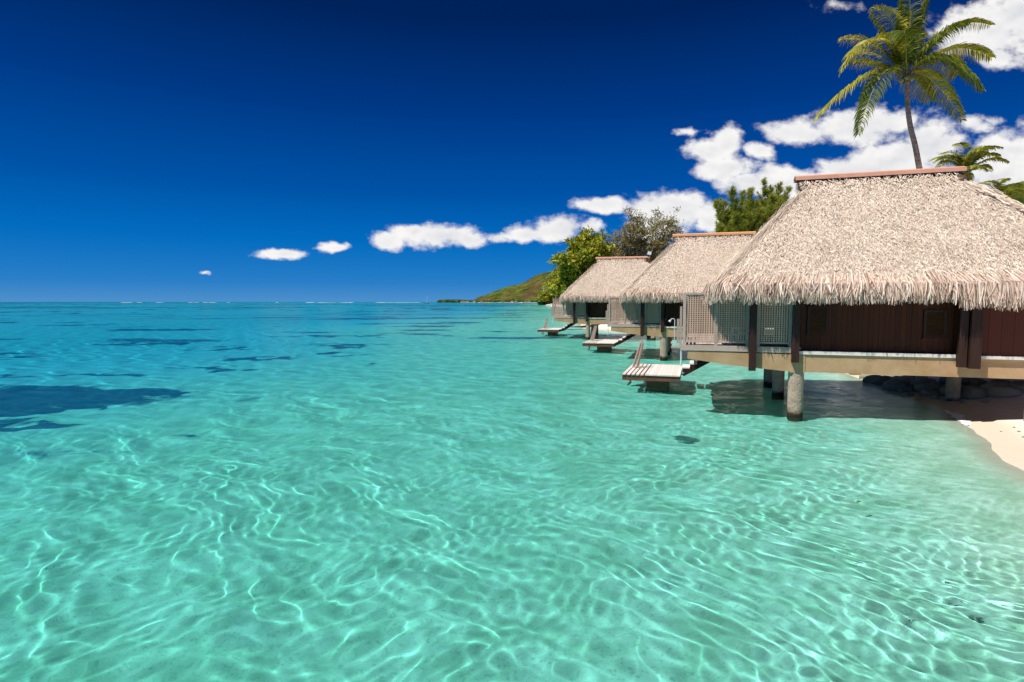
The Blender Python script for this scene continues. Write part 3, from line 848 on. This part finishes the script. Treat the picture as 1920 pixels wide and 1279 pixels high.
rg = np.random.default_rng(2)
line = np.array([(17.0, 30.5), (15.7, 26.2), (14.9, 23.6), (15.0, 21.4), (16.2, 19.4)])
seg = np.r_[0, np.cumsum(np.linalg.norm(np.diff(line, axis=0), axis=1))]
for i in range(96):
    s = seg[-1] * (i + rg.random()) / 96; row = rg.random()
    x = np.interp(s, seg, line[:, 0]) + .3 + row * 2.0; y = np.interp(s, seg, line[:, 1]) + row * .8
    r = rg.uniform(.20, .44) * (1.0 + .15 * row)
    z = float(ground(np.array([x]), np.array([y]))[0])
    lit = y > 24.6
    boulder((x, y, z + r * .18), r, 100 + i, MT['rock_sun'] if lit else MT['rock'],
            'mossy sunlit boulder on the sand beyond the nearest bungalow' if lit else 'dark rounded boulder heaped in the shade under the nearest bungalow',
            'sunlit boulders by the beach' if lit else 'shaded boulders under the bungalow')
for i, (x, y, r) in enumerate([(15.2, 20.9, .13), (15.0, 20.2, .1), (15.5, 20.3, .15), (14.9, 21.8, .12), (15.2, 19.6, .09), (15.8, 19.4, .12), (15.1, 22.6, .14)]):
    z = float(ground(np.array([x]), np.array([y]))[0])
    boulder((x, y, z + r * .2), r, 300 + i, MT['rock'], 'small dark stone lying on the shaded sand at the water edge', 'small stones on the shaded sand')


for i, (x, y, r) in enumerate([(12.9, 14.6, .035), (12.5, 14.0, .028), (13.3, 15.2, .03), (13.0, 15.4, .024), (12.2, 13.2, .026), (13.6, 15.7, .03)]):
    boulder((x, y, float(ground(np.array([x]), np.array([y]))[0]) + r * .3), r, 400 + i, MT['rock_sun'], 'tiny pebble on the bright sunlit sand at the right edge', 'pebbles on the sunlit sand')

# ------------------------------------------------------------------ vegetation
MT['frond'] = mat('palm_frond', (.045, .085, .008), (.80, .60, .06), scale=.7, rough=.5, spec=.35, rnd=.65, c3=(.26, .29, .025), trans=.3)
MT['rachis'] = mat('palm_rachis', (.30, .28, .06), (.42, .38, .10), scale=2, rough=.5)
MT['palm_trunk'] = mat('palm_trunk', (.22, .13, .11), (.50, .34, .28), scale=2.5, rough=.9, spec=.1, stretch=(1, 1, 5), bump=.7, bscale=6)
MT['bark'] = mat('bark', (.10, .07, .05), (.24, .18, .13), scale=4, rough=.9, stretch=(2, 2, .6), bump=.4)
MT['needle'] = mat('ironwood_needles', (.09, .14, .012), (.58, .56, .09), scale=.45, rough=.7, rnd=.55, c3=(.25, .30, .035), trans=.35)
MT['brown_leaf'] = mat('dry_foliage', (.15, .125, .04), (.46, .38, .17), scale=.4, rough=.75, rnd=.55, c3=(.28, .24, .085), trans=.25)
MT['yellow_leaf'] = mat('bright_foliage', (.10, .13, .012), (.58, .49, .055), scale=.35, rough=.65, rnd=.5, c3=(.34, .36, .03), trans=.3)
MT['green_leaf'] = mat('green_foliage', (.012, .055, .014), (.05, .15, .035), scale=.4, rough=.65, rnd=.5, trans=.25)


def make_frond(root, P, leaf=.8, n=64, seed=0, twist=0.0, droop=.55, w0=.028, tone=.5):
    rg = np.random.default_rng(seed); P = np.array(P, float)
    t = np.linspace(0, 1, 14)[:, None]; c = 2 * P[1] - (P[0] + P[2]) / 2
    cur = (1 - t) ** 2 * P[0] + 2 * t * (1 - t) * c + t ** 2 * P[2]
    b = MB(); b.tube(cur, np.linspace(.035, .006, 14), 6); fr = b.build('frond', MT['rachis'], root, smooth=True)
    s = np.tile(np.linspace(.10, .995, n), 2); sg = np.repeat([-1., 1.], n); s = np.clip(s + rg.normal(0, .004, 2 * n), .08, 1)
    bp = np.stack([np.interp(s, t[:, 0], cur[:, k]) for k in range(3)], -1)
    tg = np.gradient(cur, axis=0); tg /= np.linalg.norm(tg, axis=1)[:, None]
    tn = np.stack([np.interp(s, t[:, 0], tg[:, k]) for k in range(3)], -1)
    upv = np.array([math.sin(twist), 0, math.cos(twist)])
    lat = np.cross(tn, upv); lat /= np.linalg.norm(lat, axis=1)[:, None] + 1e-6
    nr = np.cross(lat, tn)
    L = leaf * (np.sin(np.pi * np.clip(s, .02, .99) ** .75) ** .6 * .85 + .18) * rg.uniform(.85, 1.1, 2 * n)
    d0 = lat * sg[:, None] * .80 + tn * .55 + nr * rg.uniform(.05, .30, 2 * n)[:, None]; d0 /= np.linalg.norm(d0, axis=1)[:, None]
    g = np.array([0, 0, -1.]); dr = (droop * rg.uniform(.6, 1.4, 2 * n))[:, None]
    p1 = bp + d0 * L[:, None] * .4 + g * dr * L[:, None] * .07
    p2 = bp + d0 * L[:, None] * .72 + g * dr * L[:, None] * .32
    p3 = bp + d0 * L[:, None] * .92 + g * dr * L[:, None] * .75
    sd = np.cross(d0, nr) * .55 + nr * .65 + rg.normal(0, .15, (2 * n, 3))
    f = MB(); f.strips(np.stack([bp, p1, p2, p3], 1), w0 * np.array([[.6, 1, .8, .1]]), sd / np.linalg.norm(sd, axis=1)[:, None], np.clip(rg.normal(tone, .17, 2 * n), 0, 1))
    f.build('leaflets', MT['frond'], fr)
    return fr


def big_palm():
    Y = 32.0; k = Y / 1100 / 1.0
    def pt(px, py, dy=0.):
        u, v = bearing(px, py); return np.array([u * Y, Y + dy, EYE + v * Y])
    crown = pt(1700, 140)
    root = empty('coconut_palm', (float(pt(1752, 600)[0]), Y, 1.6)); O = np.array(root.location)
    path = [(1752, 640, 0), (1748, 560, 0), (1741, 440, 0), (1733, 360, 0), (1723, 312, 0), (1716, 272, 0), (1707, 240, 0), (1702, 205, 0), (1701, 170, 0), (1700, 140, 0)]
    ctrl = np.array([pt(*q) for q in path]) - O
    tt = np.linspace(0, 1, len(ctrl)); t2 = np.linspace(0, 1, 90)
    pts = np.stack([np.interp(t2, tt, ctrl[:, i]) for i in range(3)], -1)
    ker = np.ones(9) / 9; pp = np.pad(pts, ((4, 4), (0, 0)), 'edge'); pts = np.stack([np.convolve(pp[:, i], ker, 'valid') for i in range(3)], -1)
    pts[-1] = crown - O
    rad = np.interp(t2, [0, .3, .6, 1], [.17, .142, .125, .108]) * (1 + .05 * (np.arange(90) % 2))
    b = MB(); b.tube(pts, rad, 14); b.build('trunk', MT['palm_trunk'], root, smooth=True)
    # frond mid points and tips: offsets from the crown in the plane facing the lagoon (crop units) and depth
    F = [((-2, -215), (-8, -450), .6), ((-45, -200), (-95, -455), -1.2), ((60, -225), (125, -450), 1.5), ((-130, -225), (-290, -285), 1.8), ((-115, -260), (-250, -350), -.6),
         ((-190, -165), (-440, -40), -1.4), ((-210, -150), (-330, -60), .8), ((-210, -15), (-478, 225), .9), ((-205, 40), (-365, 385), -1.5), ((90, -40), (255, 170), -2.2),
         ((215, -15), (470, 205), 1.6), ((230, -130), (445, -75), -.5), ((280, -135), (435, -70), 1.7), ((240, -265), (510, -300), .4), ((-105, -155), (-165, -130), -2.0),
         ((100, -230), (245, -330), 2.2), ((-60, -240), (-130, -420), 1.5), ((140, -60), (330, 60), 2.4), ((30, -250), (65, -440), -.8), ((85, -150), (200, -210), -1.8), ((-80, -120), (-210, -160), 2.2)]
    c = k / 3.2
    for i, (m, e, dy) in enumerate(F):
        P = [np.array([m[0] * .04 * c, dy * .03, .02]), np.array([m[0] * c, dy * .62, -m[1] * c]), np.array([e[0] * c, dy, -e[1] * c])]
        make_frond(root, [q + crown - O for q in P], leaf=1.0, n=120, seed=40 + i, twist=.0, droop=.6 + .25 * ((i * 7) % 5) / 5, w0=.024, tone=.22 if i in (0, 1, 2, 8, 9, 14, 16, 18, 19) else .62)
    rg = np.random.default_rng(3); b = MB(); n = 60
    th = rg.uniform(0, 6.28, n); st = np.stack([.12 * np.cos(th), .12 * np.sin(th), rg.uniform(-.45, .05, n)], -1) + crown - O
    dr = np.stack([np.cos(th), np.sin(th), rg.uniform(.2, 1.2, n)], -1) * rg.uniform(.15, .5, n)[:, None]
    b.strips(np.stack([st, st + dr * .5, st + dr], 1), .035, np.stack([-np.sin(th), np.cos(th), 0 * th], -1), rg.random(n)); b.build('frond_bases', MT['bark'], root)
    for i in range(6):
        b = MB(); a = i * 1.05; q = crown - O + np.array([.26 * math.cos(a), .26 * math.sin(a), -.22 - .08 * (i % 2)])
        pr = np.array([(0, 0, .13 * z) for z in (-1, -.7, -.2, .3, .75, 1)]) + q; b.tube(pr, [.02, .085, .115, .105, .06, .01], 10); b.build('coconut', MT['rachis'], root, smooth=True)
    tag(root, 'tall leaning coconut palm rising behind the nearest thatched roof', 'palm tree')


def palm(px, py, Y, size, nfr, label, seed, zfoot=2.0, group=None):
    rg = np.random.default_rng(seed); u, v = bearing(px, py)
    root = empty('coconut_palm', (u * Y, Y, zfoot)); h = EYE + v * Y - zfoot
    lean = rg.uniform(-.6, .6)
    b = MB(); z = np.linspace(0, 1, 24); b.tube(np.stack([lean * (1 - (1 - z) ** 2) - lean, 0 * z, h * z], -1), np.linspace(.22, .14, 24), 10); b.build('trunk', MT['palm_trunk'], root, smooth=True)
    c = np.array([0, 0, h])
    for i in range(nfr):
        a = i * 2.39996 + rg.uniform(-.3, .3); el = rg.uniform(-.1, 1.2) if i > nfr // 2 else rg.uniform(.8, 1.45)
        d = np.array([math.cos(a), math.sin(a), 0]); L = size * rg.uniform(.85, 1.1)
        m = d * L * .52 * math.cos(el) + np.array([0, 0, L * .52 * math.sin(el)])
        e = d * L * (.55 * math.cos(el) + .38) + np.array([0, 0, L * (.74 * math.sin(el) - .30 + .12 * el)])
        make_frond(root, [c, c + m, c + e], leaf=size * .24, n=46, seed=seed * 31 + i, w0=.04 * size / 4)
    tag(root, label, 'palm tree', group); return root


big_palm()
palm(1812, 326, 52, 3.7, 20, 'low coconut palm peeping over the right end of the nearest ridge', 5)
palm(1866, 388, 48, 3.0, 14, 'small coconut palm with drooping yellow fronds behind the right roof hip', 9)
palm(1043, 531, 165, 4.4, 18, 'distant coconut palm between the hill and the farthest roof', 13, .6)


def ironwood():
    """upright feathery tree made of plumes of drooping needle sprays"""
    rg = np.random.default_rng(17); Y = 54.0; u, v = bearing(1415, 560)
    root = empty('ironwood_tree', (u * Y, Y, 1.8)); O = np.array(root.location)
    tr = MB(); nd = MB(); fork = np.array([0, 0, 3.2]); tr.tube([(0, 0, -.3), (.05, 0, 1.5), fork], [.34, .28, .24], 10)
    tops = [(1352, 372), (1372, 352), (1392, 362), (1408, 357), (1432, 338), (1446, 352), (1462, 345), (1480, 352), (1420, 380), (1345, 420), (1360, 400), (1492, 380), (1400, 395), (1450, 390)] + [(rg.uniform(1342, 1488), rg.uniform(368, 425)) for _ in range(18)]
    for i, (px, py) in enumerate(tops):
        a, e = bearing(px, py); dy = rg.uniform(-2.2, 2.2)
        top = np.array([a * (Y + dy), Y + dy, EYE + e * (Y + dy)]) - O
        t = np.linspace(0, 1, 12)[:, None]; mid = fork * .45 + top * .55 + np.array([(top[0]) * .18, dy * .1, -.6])
        c = (1 - t) ** 2 * fork + 2 * t * (1 - t) * mid + t ** 2 * top
        tr.tube(c, np.linspace(.10, .012, 12), 6)
        nb = 130; s = rg.uniform(.18, 1, nb)
        for q in s:
            p = np.array([np.interp(q, t[:, 0], c[:, k]) for k in range(3)])
            az = rg.uniform(0, 6.283); L = (1.9 * (1 - q) ** .85 + .16) * rg.uniform(.5, 1.15)
            d = np.array([math.cos(az), math.sin(az), rg.uniform(.45, 1.7)]); d /= np.linalg.norm(d)
            tip = p + d * L + np.array([0, 0, .1 * L]); m = (p + tip) / 2 + np.array([0, 0, -.10 * L])
            tr.tube([p, m, tip], [.016, .011, .004], 4, cap=False)
            nn = int(44 + 60 * L); w = rg.uniform(.1, 1.05, nn)[:, None]
            st = (1 - w) ** 2 * p + 2 * w * (1 - w) * m + w ** 2 * tip
            dd = d * .8 + rg.normal(0, .42, (nn, 3)) + np.array([0, 0, .2]); dd /= np.linalg.norm(dd, axis=1)[:, None]
            l = rg.uniform(.18, .42, nn)[:, None]
            en = st + dd * l + np.array([0, 0, -.14]) * l; sd = np.cross(dd, rg.normal(size=(nn, 3))); sd /= np.linalg.norm(sd, axis=1)[:, None]
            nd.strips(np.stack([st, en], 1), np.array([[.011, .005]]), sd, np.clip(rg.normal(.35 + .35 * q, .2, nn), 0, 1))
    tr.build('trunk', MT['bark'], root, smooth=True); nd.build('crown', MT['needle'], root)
    tag(root, 'dense green ironwood tree with upright feathery tips behind the two front roofs', 'tree')


def branch_tree(name, px, Y, zfoot, outline, m, label, seed, nlimb, leaf, nleaf, spread=1.0, clump=.8, cat='tree', sparse=1.0):
    """forked tree; outline: picture points the limb ends reach for"""
    rg = np.random.default_rng(seed); u, _ = bearing(px, 560)
    root = empty(name, (u * Y, Y, zfoot)); O = np.array(root.location); tr = MB(); lf = MB()
    targets = []
    for (x, y) in outline:
        dy = rg.uniform(-1, 1) * 2.5 * spread; a, e = bearing(x, y)
        targets.append(np.array([a * (Y + dy), Y + dy, EYE + e * (Y + dy)]) - O)
    top = np.mean(targets, 0); H = max(t[2] for t in targets)
    fork = np.array([top[0] * .25, 0, H * .22]); r0 = .035 * H
    tr.tube([(0, 0, -.4), fork * .5 + np.array([.1, 0, 0]), fork], [r0, r0 * .85, r0 * .7], 9)
    for T in targets:
        mid = fork * .45 + T * .55 + np.array([T[0] * .05, 0, .10 * H]) + rg.normal(0, .04 * H, 3); t = np.linspace(0, 1, 9)[:, None]
        c = (1 - t) ** 2 * fork + 2 * t * (1 - t) * mid + t ** 2 * T
        tr.tube(c, np.linspace(r0 * .42, r0 * .05, 9), 6)
        for j in range(nlimb):
            q = rg.uniform(.35, 1) ** .7; p = np.array([np.interp(q, t[:, 0], c[:, k]) for k in range(3)])
            d = rg.normal(0, 1, 3); d[2] = abs(d[2]) * .7 + .1; d /= np.linalg.norm(d); L = H * .16 * rg.uniform(.5, 1.2) * spread * (1.25 - .5 * q)
            e = p + d * L; mm = (p + e) / 2 + rg.normal(0, .12 * L, 3); tr.tube([p, mm, e], [r0 * .12, r0 * .07, r0 * .02], 4, cap=False)
            for s_ in range(4):
                cc = p * .3 + e * .7 + rg.normal(0, .28 * L, 3) if s_ else e
                n = int(nleaf * rg.uniform(.5, 1.3)); off = rg.normal(0, clump * .42, (n, 3)) * np.array([1, 1, .55])
                st = cc + off; dd = rg.normal(0, 1, (n, 3)) + np.array([0, 0, .3]); dd /= np.linalg.norm(dd, axis=1)[:, None]
                sd = np.cross(dd, rg.normal(size=(n, 3))); sd /= np.linalg.norm(sd, axis=1)[:, None]; l = leaf * rg.uniform(.6, 1.3, n)[:, None]
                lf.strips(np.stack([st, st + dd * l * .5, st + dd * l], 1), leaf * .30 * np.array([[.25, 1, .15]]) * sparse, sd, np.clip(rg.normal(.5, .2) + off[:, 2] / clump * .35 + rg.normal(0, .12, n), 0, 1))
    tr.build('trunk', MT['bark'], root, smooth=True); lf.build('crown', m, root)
    tag(root, label, cat); return root


ironwood()
branch_tree('feathery_tree', 1195, 84, 1.5, [(1150, 470), (1165, 445), (1180, 425), (1195, 412), (1210, 420), (1228, 412), (1245, 428), (1262, 440), (1170, 470), (1210, 455), (1235, 455), (1188, 412), (1255, 415), (1215, 480), (1260, 478), (1135, 470), (1140, 450)],
            MT['brown_leaf'], 'airy brownish-green tree with thin bare twigs behind the middle bungalow', 23, 13, .40, 15, 1.0, .6, sparse=.45)
branch_tree('shore_tree', 1100, 80, 1.0, [(1058, 492), (1072, 470), (1088, 458), (1104, 452), (1118, 456), (1130, 462), (1066, 512), (1085, 490), (1104, 480), (1122, 485), (1052, 522), (1078, 525), (1100, 510), (1060, 545), (1045, 540), (1075, 545), (1135, 500)],
            MT['yellow_leaf'], 'bright yellow-green tree leaning over the shore beside the farthest roof', 29, 20, .5, 20, 1.0, .62)
branch_tree('shore_bush', 1030, 630, .5, [(1018, 556), (1026, 549), (1034, 545), (1040, 552), (1046, 549), (1024, 562), (1034, 560), (1042, 562)],
            MT['yellow_leaf'], 'low olive bush on the shore left of the farthest bungalow', 37, 12, 2.4, 26, 1.6, 3.2, cat='bush')
branch_tree('mangrove_bush', 1022, 640, .0, [(1013, 569), (1018, 566.5), (1024, 566), (1030, 567), (1034, 569.5), (1021, 569)],
            MT['green_leaf'], 'dark green rounded bush at the water edge by the white boats', 41, 10, 1.6, 34, 1.0, 2.2, cat='bush')


# ------------------------------------------------------------------ hills and the far shore
def hill_mat():
    m = bpy.data.materials.new('hill_cover'); m.use_nodes = True; t = m.node_tree; N = t.nodes; K = t.links
    p = N['Principled BSDF']; p.inputs['Roughness'].default_value = .95; p.inputs['Specular IOR Level'].default_value = 0
    tc = N.new('ShaderNodeTexCoord')
    def nz(s, d, r):
        n = N.new('ShaderNodeTexNoise'); n.inputs['Scale'].default_value = s; n.inputs['Detail'].default_value = d; n.inputs['Roughness'].default_value = r
        K.new(tc.outputs['Object'], n.inputs[0]); return n.outputs[0]
    r1 = N.new('ShaderNodeValToRGB'); e = r1.color_ramp.elements; e[0].position = .38; e[0].color = (.022, .040, .010, 1); e[1].position = .62; e[1].color = (.155, .17, .035, 1); k = e.new(.5); k.color = (.075, .10, .018, 1)
    K.new(nz(.022, 9, .68), r1.inputs[0])
    r2 = N.new('ShaderNodeMapRange'); r2.inputs[1].default_value = .50; r2.inputs[2].default_value = .62; K.new(nz(.0045, 5, .6), r2.inputs[0])
    mx = N.new('ShaderNodeMix'); mx.data_type = 'RGBA'; K.new(r2.outputs[0], mx.inputs[0]); K.new(r1.outputs[0], mx.inputs[6])
    r3 = N.new('ShaderNodeValToRGB'); e = r3.color_ramp.elements; e[0].position = .35; e[0].color = (.045, .03, .014, 1); e[1].position = .65; e[1].color = (.17, .105, .05, 1); K.new(nz(.02, 7, .65), r3.inputs[0])
    K.new(r3.outputs[0], mx.inputs[7]); K.new(mx.outputs[2], p.inputs['Base Color'])
    b = N.new('ShaderNodeBump'); b.inputs['Strength'].default_value = 1; b.inputs['Distance'].default_value = 12; K.new(nz(.05, 6, .7), b.inputs['Height']); K.new(b.outputs[0], p.inputs['Normal'])
    return m


MT['hill'] = hill_mat()


def hill(name, Y0, prof, depth, seed, label, rough, nx=260, ny=60):
    """terrain whose skyline follows (px, py) points at distance Y0"""
    px = np.linspace(prof[0][0], prof[-1][0], nx); py = np.interp(px, [q[0] for q in prof], [q[1] for q in prof])
    py = py + (vnoise(px / 9, px * 0, seed) - .5) * 2.2 * rough + (vnoise(px / 3.1, px * 0, seed + 1) - .5) * 1.2 * rough
    uv = np.array([bearing(a, b) for a, b in zip(px, py)]); z = np.maximum(EYE + uv[:, 1] * Y0, 0)
    k = np.linspace(-1, 1.2, ny)[:, None]; Yd = Y0 + k * depth * (.35 + .65 * np.clip(z / z.max(), 0, 1))[None]
    X = uv[:, 0][None] * Y0 * (1 + 0 * k) + 0 * Yd
    env = np.where(k < 0, 1 - np.abs(k) ** 1.35, 1 - .8 * k ** 2)
    n = fbm(X / (depth * .22), Yd / (depth * .22), seed + 5, 5) - .5; n2 = fbm(X / (depth * .05), Yd / (depth * .05), seed + 9, 4) - .5
    Z = z[None] * env + (n * .55 + n2 * .16) * z[None] * (1 - np.abs(env - .5) * 1.3).clip(0, 1) * np.where(k < -.04, 1, .15)
    Z = np.minimum(Z, z[None] * (1 + .0 * k) * np.where(np.abs(k) < .08, 1, .985)); Z = np.maximum(Z, -2)
    b = MB(); m, n_ = X.shape; idx = np.arange(m * n_).reshape(m, n_)
    b.add(np.stack([X, Yd, Z], -1).reshape(-1, 3), np.stack([idx[:-1, :-1], idx[:-1, 1:], idx[1:, 1:], idx[1:, :-1]], -1).reshape(-1, 4))
    o = b.build(name, MT['hill'], smooth=True); tag(o, label, None, None, 'structure'); return o


hill('hill', 3300, [(868, 566), (885, 563), (900, 556), (920, 549), (938, 543), (955, 536), (963, 535.5), (980, 531), (994, 524), (1003, 517), (1020, 512), (1035, 507), (1060, 497), (1100, 488), (1180, 480), (1300, 476), (1450, 490), (1500, 510), (1600, 566)], 900, 3, 'green and brown hillside along the far shore', 1.0)
hill('hill', 900, [(1560, 566), (1640, 500), (1760, 420), (1840, 372), (1862, 362), (1880, 350), (1900, 346), (1925, 344), (1990, 330), (2100, 330), (2300, 400), (2400, 566)], 380, 13, 'dark green wooded hill behind the nearest roof', 2.0)

MT['treeline'] = mat('far_trees', (.012, .028, .008), (.085, .11, .022), scale=.05, rough=.9, rnd=.6)
rg = np.random.default_rng(77); b = MB()
ico = np.array([(math.cos(a) * math.cos(e), math.sin(a) * math.cos(e), math.sin(e)) for e in (-.6, 0, .55, 1.1) for a in np.arange(7) / 7 * 6.283])
iq = [(r * 7 + j, r * 7 + (j + 1) % 7, (r + 1) * 7 + (j + 1) % 7, (r + 1) * 7 + j) for r in range(3) for j in range(7)]
for i in range(900):
    px = rg.uniform(823, 1040) if i > 330 else rg.uniform(823, 890); Y = np.interp(px, [823, 1024, 1040], [2900, 2420, 2380]) + rg.uniform(0, 90) + 12
    r = rg.uniform(3, 8); u, _ = bearing(px, 560); s = np.interp(px, [823, 850, 880, 1040], [1.1, 1.2, .9, .8])
    v = ico * np.array([r * 1.3, r * 1.2, r]) * rg.uniform(.75, 1.2, (28, 1)) * s + np.array([u * Y, Y, rg.uniform(1, 4.5) * s + 2])
    b.add(v, iq, [(21, 21 + j, 22 + j) for j in range(1, 6)], rnd=rg.random())
o = b.build('treeline', MT['treeline']); tag(o, 'low dark line of trees along the far shore', None, None, 'stuff')

MT['house_wall'] = mat('far_house_wall', (.70, .62, .52), (.78, .72, .64), scale=.3)
MT['house_roof'] = mat('far_house_roof', (.45, .26, .16), (.62, .45, .34), scale=.3)
MT['hull_dark'] = mat('dark_hull', (.02, .05, .045), (.04, .08, .07), scale=1, rough=.4)
for i, (px, w) in enumerate([(868, 22), (876, 16), (889, 14), (903, 12), (960, 12), (967, 10), (985, 11), (992, 12), (1012, 12)]):
    u, _ = bearing(px, 560); Y = float(np.interp(px, [823, 1024], [2890, 2405])) + 4
    r = empty('beach_house', (u * Y, Y, .6)); b = MB(); b.box((-w / 2, 0, 0), (w / 2, 8, 4)); b.build('wall', MT['house_wall'], r)
    b = MB(); b.prism([(-w / 2 - 1, 4.01), (w / 2 + 1, 4.01), (w * .3, 7), (-w * .3, 7)], -1, 9, 'y'); b.build('roof', MT['house_roof'], r)
    tag(r, 'tiny pale house among the trees of the far shore', 'house', 'houses along the far shore')


def sailboat(px, Y, length, mast, hullmat, label, boom=True):
    u, _ = bearing(px, 560); r = empty('sailboat', (u * Y, Y, 0), .25); b = MB(); n = 9
    xs = np.linspace(-.5, .5, n); wd = .14 * (1 - np.abs(xs * 2 - .0) ** 3 * np.where(xs > 0, 1, .55))
    ring = []
    for x, w in zip(xs, wd):
        sh = .10 + .035 * (2 * x) ** 2 * (x > 0)
        ring += [(x, -w, sh), (x * .93, -w * .75, .02), (x * .88, 0, -.05), (x * .93, w * .75, .02), (x, w, sh)]
    v = np.array(ring) * length; q = [(i * 5 + j, i * 5 + j + 1, (i + 1) * 5 + j + 1, (i + 1) * 5 + j) for i in range(n - 1) for j in range(4)] + [(i * 5, (i + 1) * 5, (i + 1) * 5 + 4, i * 5 + 4) for i in range(n - 1)]
    b.add(v, q); b.build('hull', hullmat, r)
    b = MB(); b.box((-.2 * length, -.07 * length, .1 * length), (.18 * length, .07 * length, .16 * length)); b.build('cabin', MT['white_paint'], r)
    b = MB(); b.tube([(.05 * length, 0, .1 * length), (.05 * length, 0, mast)], [.16, .10], 6); b.tube([(.05 * length, 0, .22 * length), (-.38 * length, 0, .2 * length)], .13, 6); b.build('mast', MT['white_paint'], r)
    b = MB()
    for p_ in ((.5 * length, 0, .13 * length), (-.48 * length, 0, .1 * length)): b.tube([p_, (.05 * length, 0, mast * .97)], .035, 4)
    b.build('rigging', MT['chrome'], r)
    tag(r, label, 'sailboat')


sailboat(800.5, 1350, 12.5, 18.5, MT['hull_dark'], 'dark-hulled sailboat with bare white mast anchored out on the open lagoon')
sailboat(941, 2250, 15, 31, MT['white_paint'], 'white sailboat moored in front of the green hillside')
sailboat(805.5, 2500, 10, 16, MT['white_paint'], 'tiny white sailboat just right of the dark-hulled one')
sailboat(821.5, 3000, 9, 17, MT['white_paint'], 'tiny sailboat on the horizon left of the far shore trees')
for px, Y, lab in ((1029.5, 520, 'small white motorboat moored beside the dark green bush'), (1033, 505, 'second white motorboat, closer to the farthest bungalow')):
    u, _ = bearing(px, 560); r = empty('motorboat', (u * Y, Y, 0), .4); b = MB()
    b.prism([(-2.4, -.1), (2.0, -.1), (2.9, .8), (-2.5, .7)], -.8, .8, 'y'); b.build('hull', MT['white_paint'], r)
    b = MB(); b.prism([(-1.2, .75), (1.2, .8), (.6, 1.5), (-1.0, 1.5)], -.6, .6, 'y'); b.build('cabin', MT['white_paint'], r)
    tag(r, lab, 'motorboat')
for px, y0, lab in ((1019.5, 541, 'taller pale lamp post on the shore behind the olive bush'), (1024.5, 543, 'shorter pale lamp post beside the olive bush')):
    Y = 680; u, v = bearing(px, y0); h = EYE + v * Y; r = empty('lamp_post', (u * Y, Y, .5)); b = MB(); b.tube([(0, 0, 0), (0, 0, h - .5)], .22, 8); b.build('pole', MT['house_wall'], r)
    b = MB(); b.box((-.8, -.4, h - .9), (.8, .4, h - .2)); b.build('lamp', MT['white_paint'], r); tag(r, lab, 'lamp post')

MT['foam'] = mat('foam', (.75, .78, .78), (.86, .88, .88), scale=2, rough=.9)
# surf on the outer reef
b = MB(); rg = np.random.default_rng(8)
for i in range(44):
    px = rg.choice([rg.uniform(575, 665), rg.uniform(390, 410), rg.uniform(700, 790), rg.uniform(230, 260), rg.uniform(0, 600)], p=[.45, .1, .2, .1, .15]); Y = 2950 + rg.uniform(-30, 60); u, _ = bearing(px, 560)
    L = rg.uniform(6, 26); h = rg.uniform(.5, 1.4); n = 8; xs = np.linspace(-1, 1, n); hh = h * (1 - xs ** 2) * rg.uniform(.5, 1, n)
    v = np.concatenate([np.stack([u * Y + xs * L, Y + 0 * xs - 2, 0 * xs], -1), np.stack([u * Y + xs * L, Y + 0 * xs, hh], -1), np.stack([u * Y + xs * L, Y + 0 * xs + 3, 0 * xs], -1)])
    b.add(v, [(r_ * n + j, r_ * n + j + 1, (r_ + 1) * n + j + 1, (r_ + 1) * n + j) for r_ in (0, 1) for j in range(n - 1)])
o = b.build('surf', MT['foam']); tag(o, 'thin white line of surf breaking on the outer reef', None, None, 'stuff')


# ------------------------------------------------------------------ small things by the water
def foam_line():
    rg = np.random.default_rng(31); b = MB()
    path = np.array([(14.0, 18.7), (13.6, 17.9), (13.2, 17.0), (12.9, 16.4)]); tt = np.linspace(0, 1, len(path)); n = 90; t = np.linspace(0, 1, n)
    c = np.stack([np.interp(t, tt, path[:, k]) for k in (0, 1)], -1) + np.c_[.12 * (fbm(t * 9, t * 0, 5, 4) - .5), 0 * t]
    w0 = .05 + .30 * vnoise(t * 14, t * 0, 8) * np.sin(np.pi * t) ** .5; w1 = .03 + .12 * vnoise(t * 30, t * 0, 9)
    for k in (0,):
        L = np.c_[c[:, 0] - w1, c[:, 1]]; Rr = np.c_[c[:, 0] + w0, c[:, 1] + .1 * w0]; m_ = (L + Rr) / 2
        zz = np.maximum(ground(m_[:, 0], m_[:, 1]), 0)
        v = np.concatenate([np.c_[L, zz * 0 + .004 + zz], np.c_[m_, zz + .03], np.c_[Rr, np.maximum(ground(Rr[:, 0], Rr[:, 1]), 0) + .006]])
        b.add(v, [(r_ * n + j, r_ * n + j + 1, (r_ + 1) * n + j + 1, (r_ + 1) * n + j) for r_ in (0, 1) for j in range(n - 1)])
    o = b.build('foam', MT['foam'], smooth=True); tag(o, 'thin ribbon of foam where the water meets the shaded sand', None, None, 'stuff')


foam_line()
MT['leaf'] = mat('fallen_leaf', (.05, .13, .02), (.10, .18, .03), scale=6, rough=.5)
for (x, y, a, lab) in ((5.9, 9.85, .3, 'small dark green leaf floating on the shallow water'),):
    b = MB(); n = 9; t = np.linspace(0, 1, n); w = .03 * np.sin(np.pi * t) ** .8
    b.strips(np.stack([np.stack([t * .13, 0 * t, .035 + .03 * np.sin(t * 3)], -1)]), w[None], np.array([[0, 1., .2]]), [.5])
    o = b.build('floating_leaf', MT['leaf']); o.location = (x, y, .02); o.rotation_euler = (0, 0, a); tag(o, lab, 'leaf')
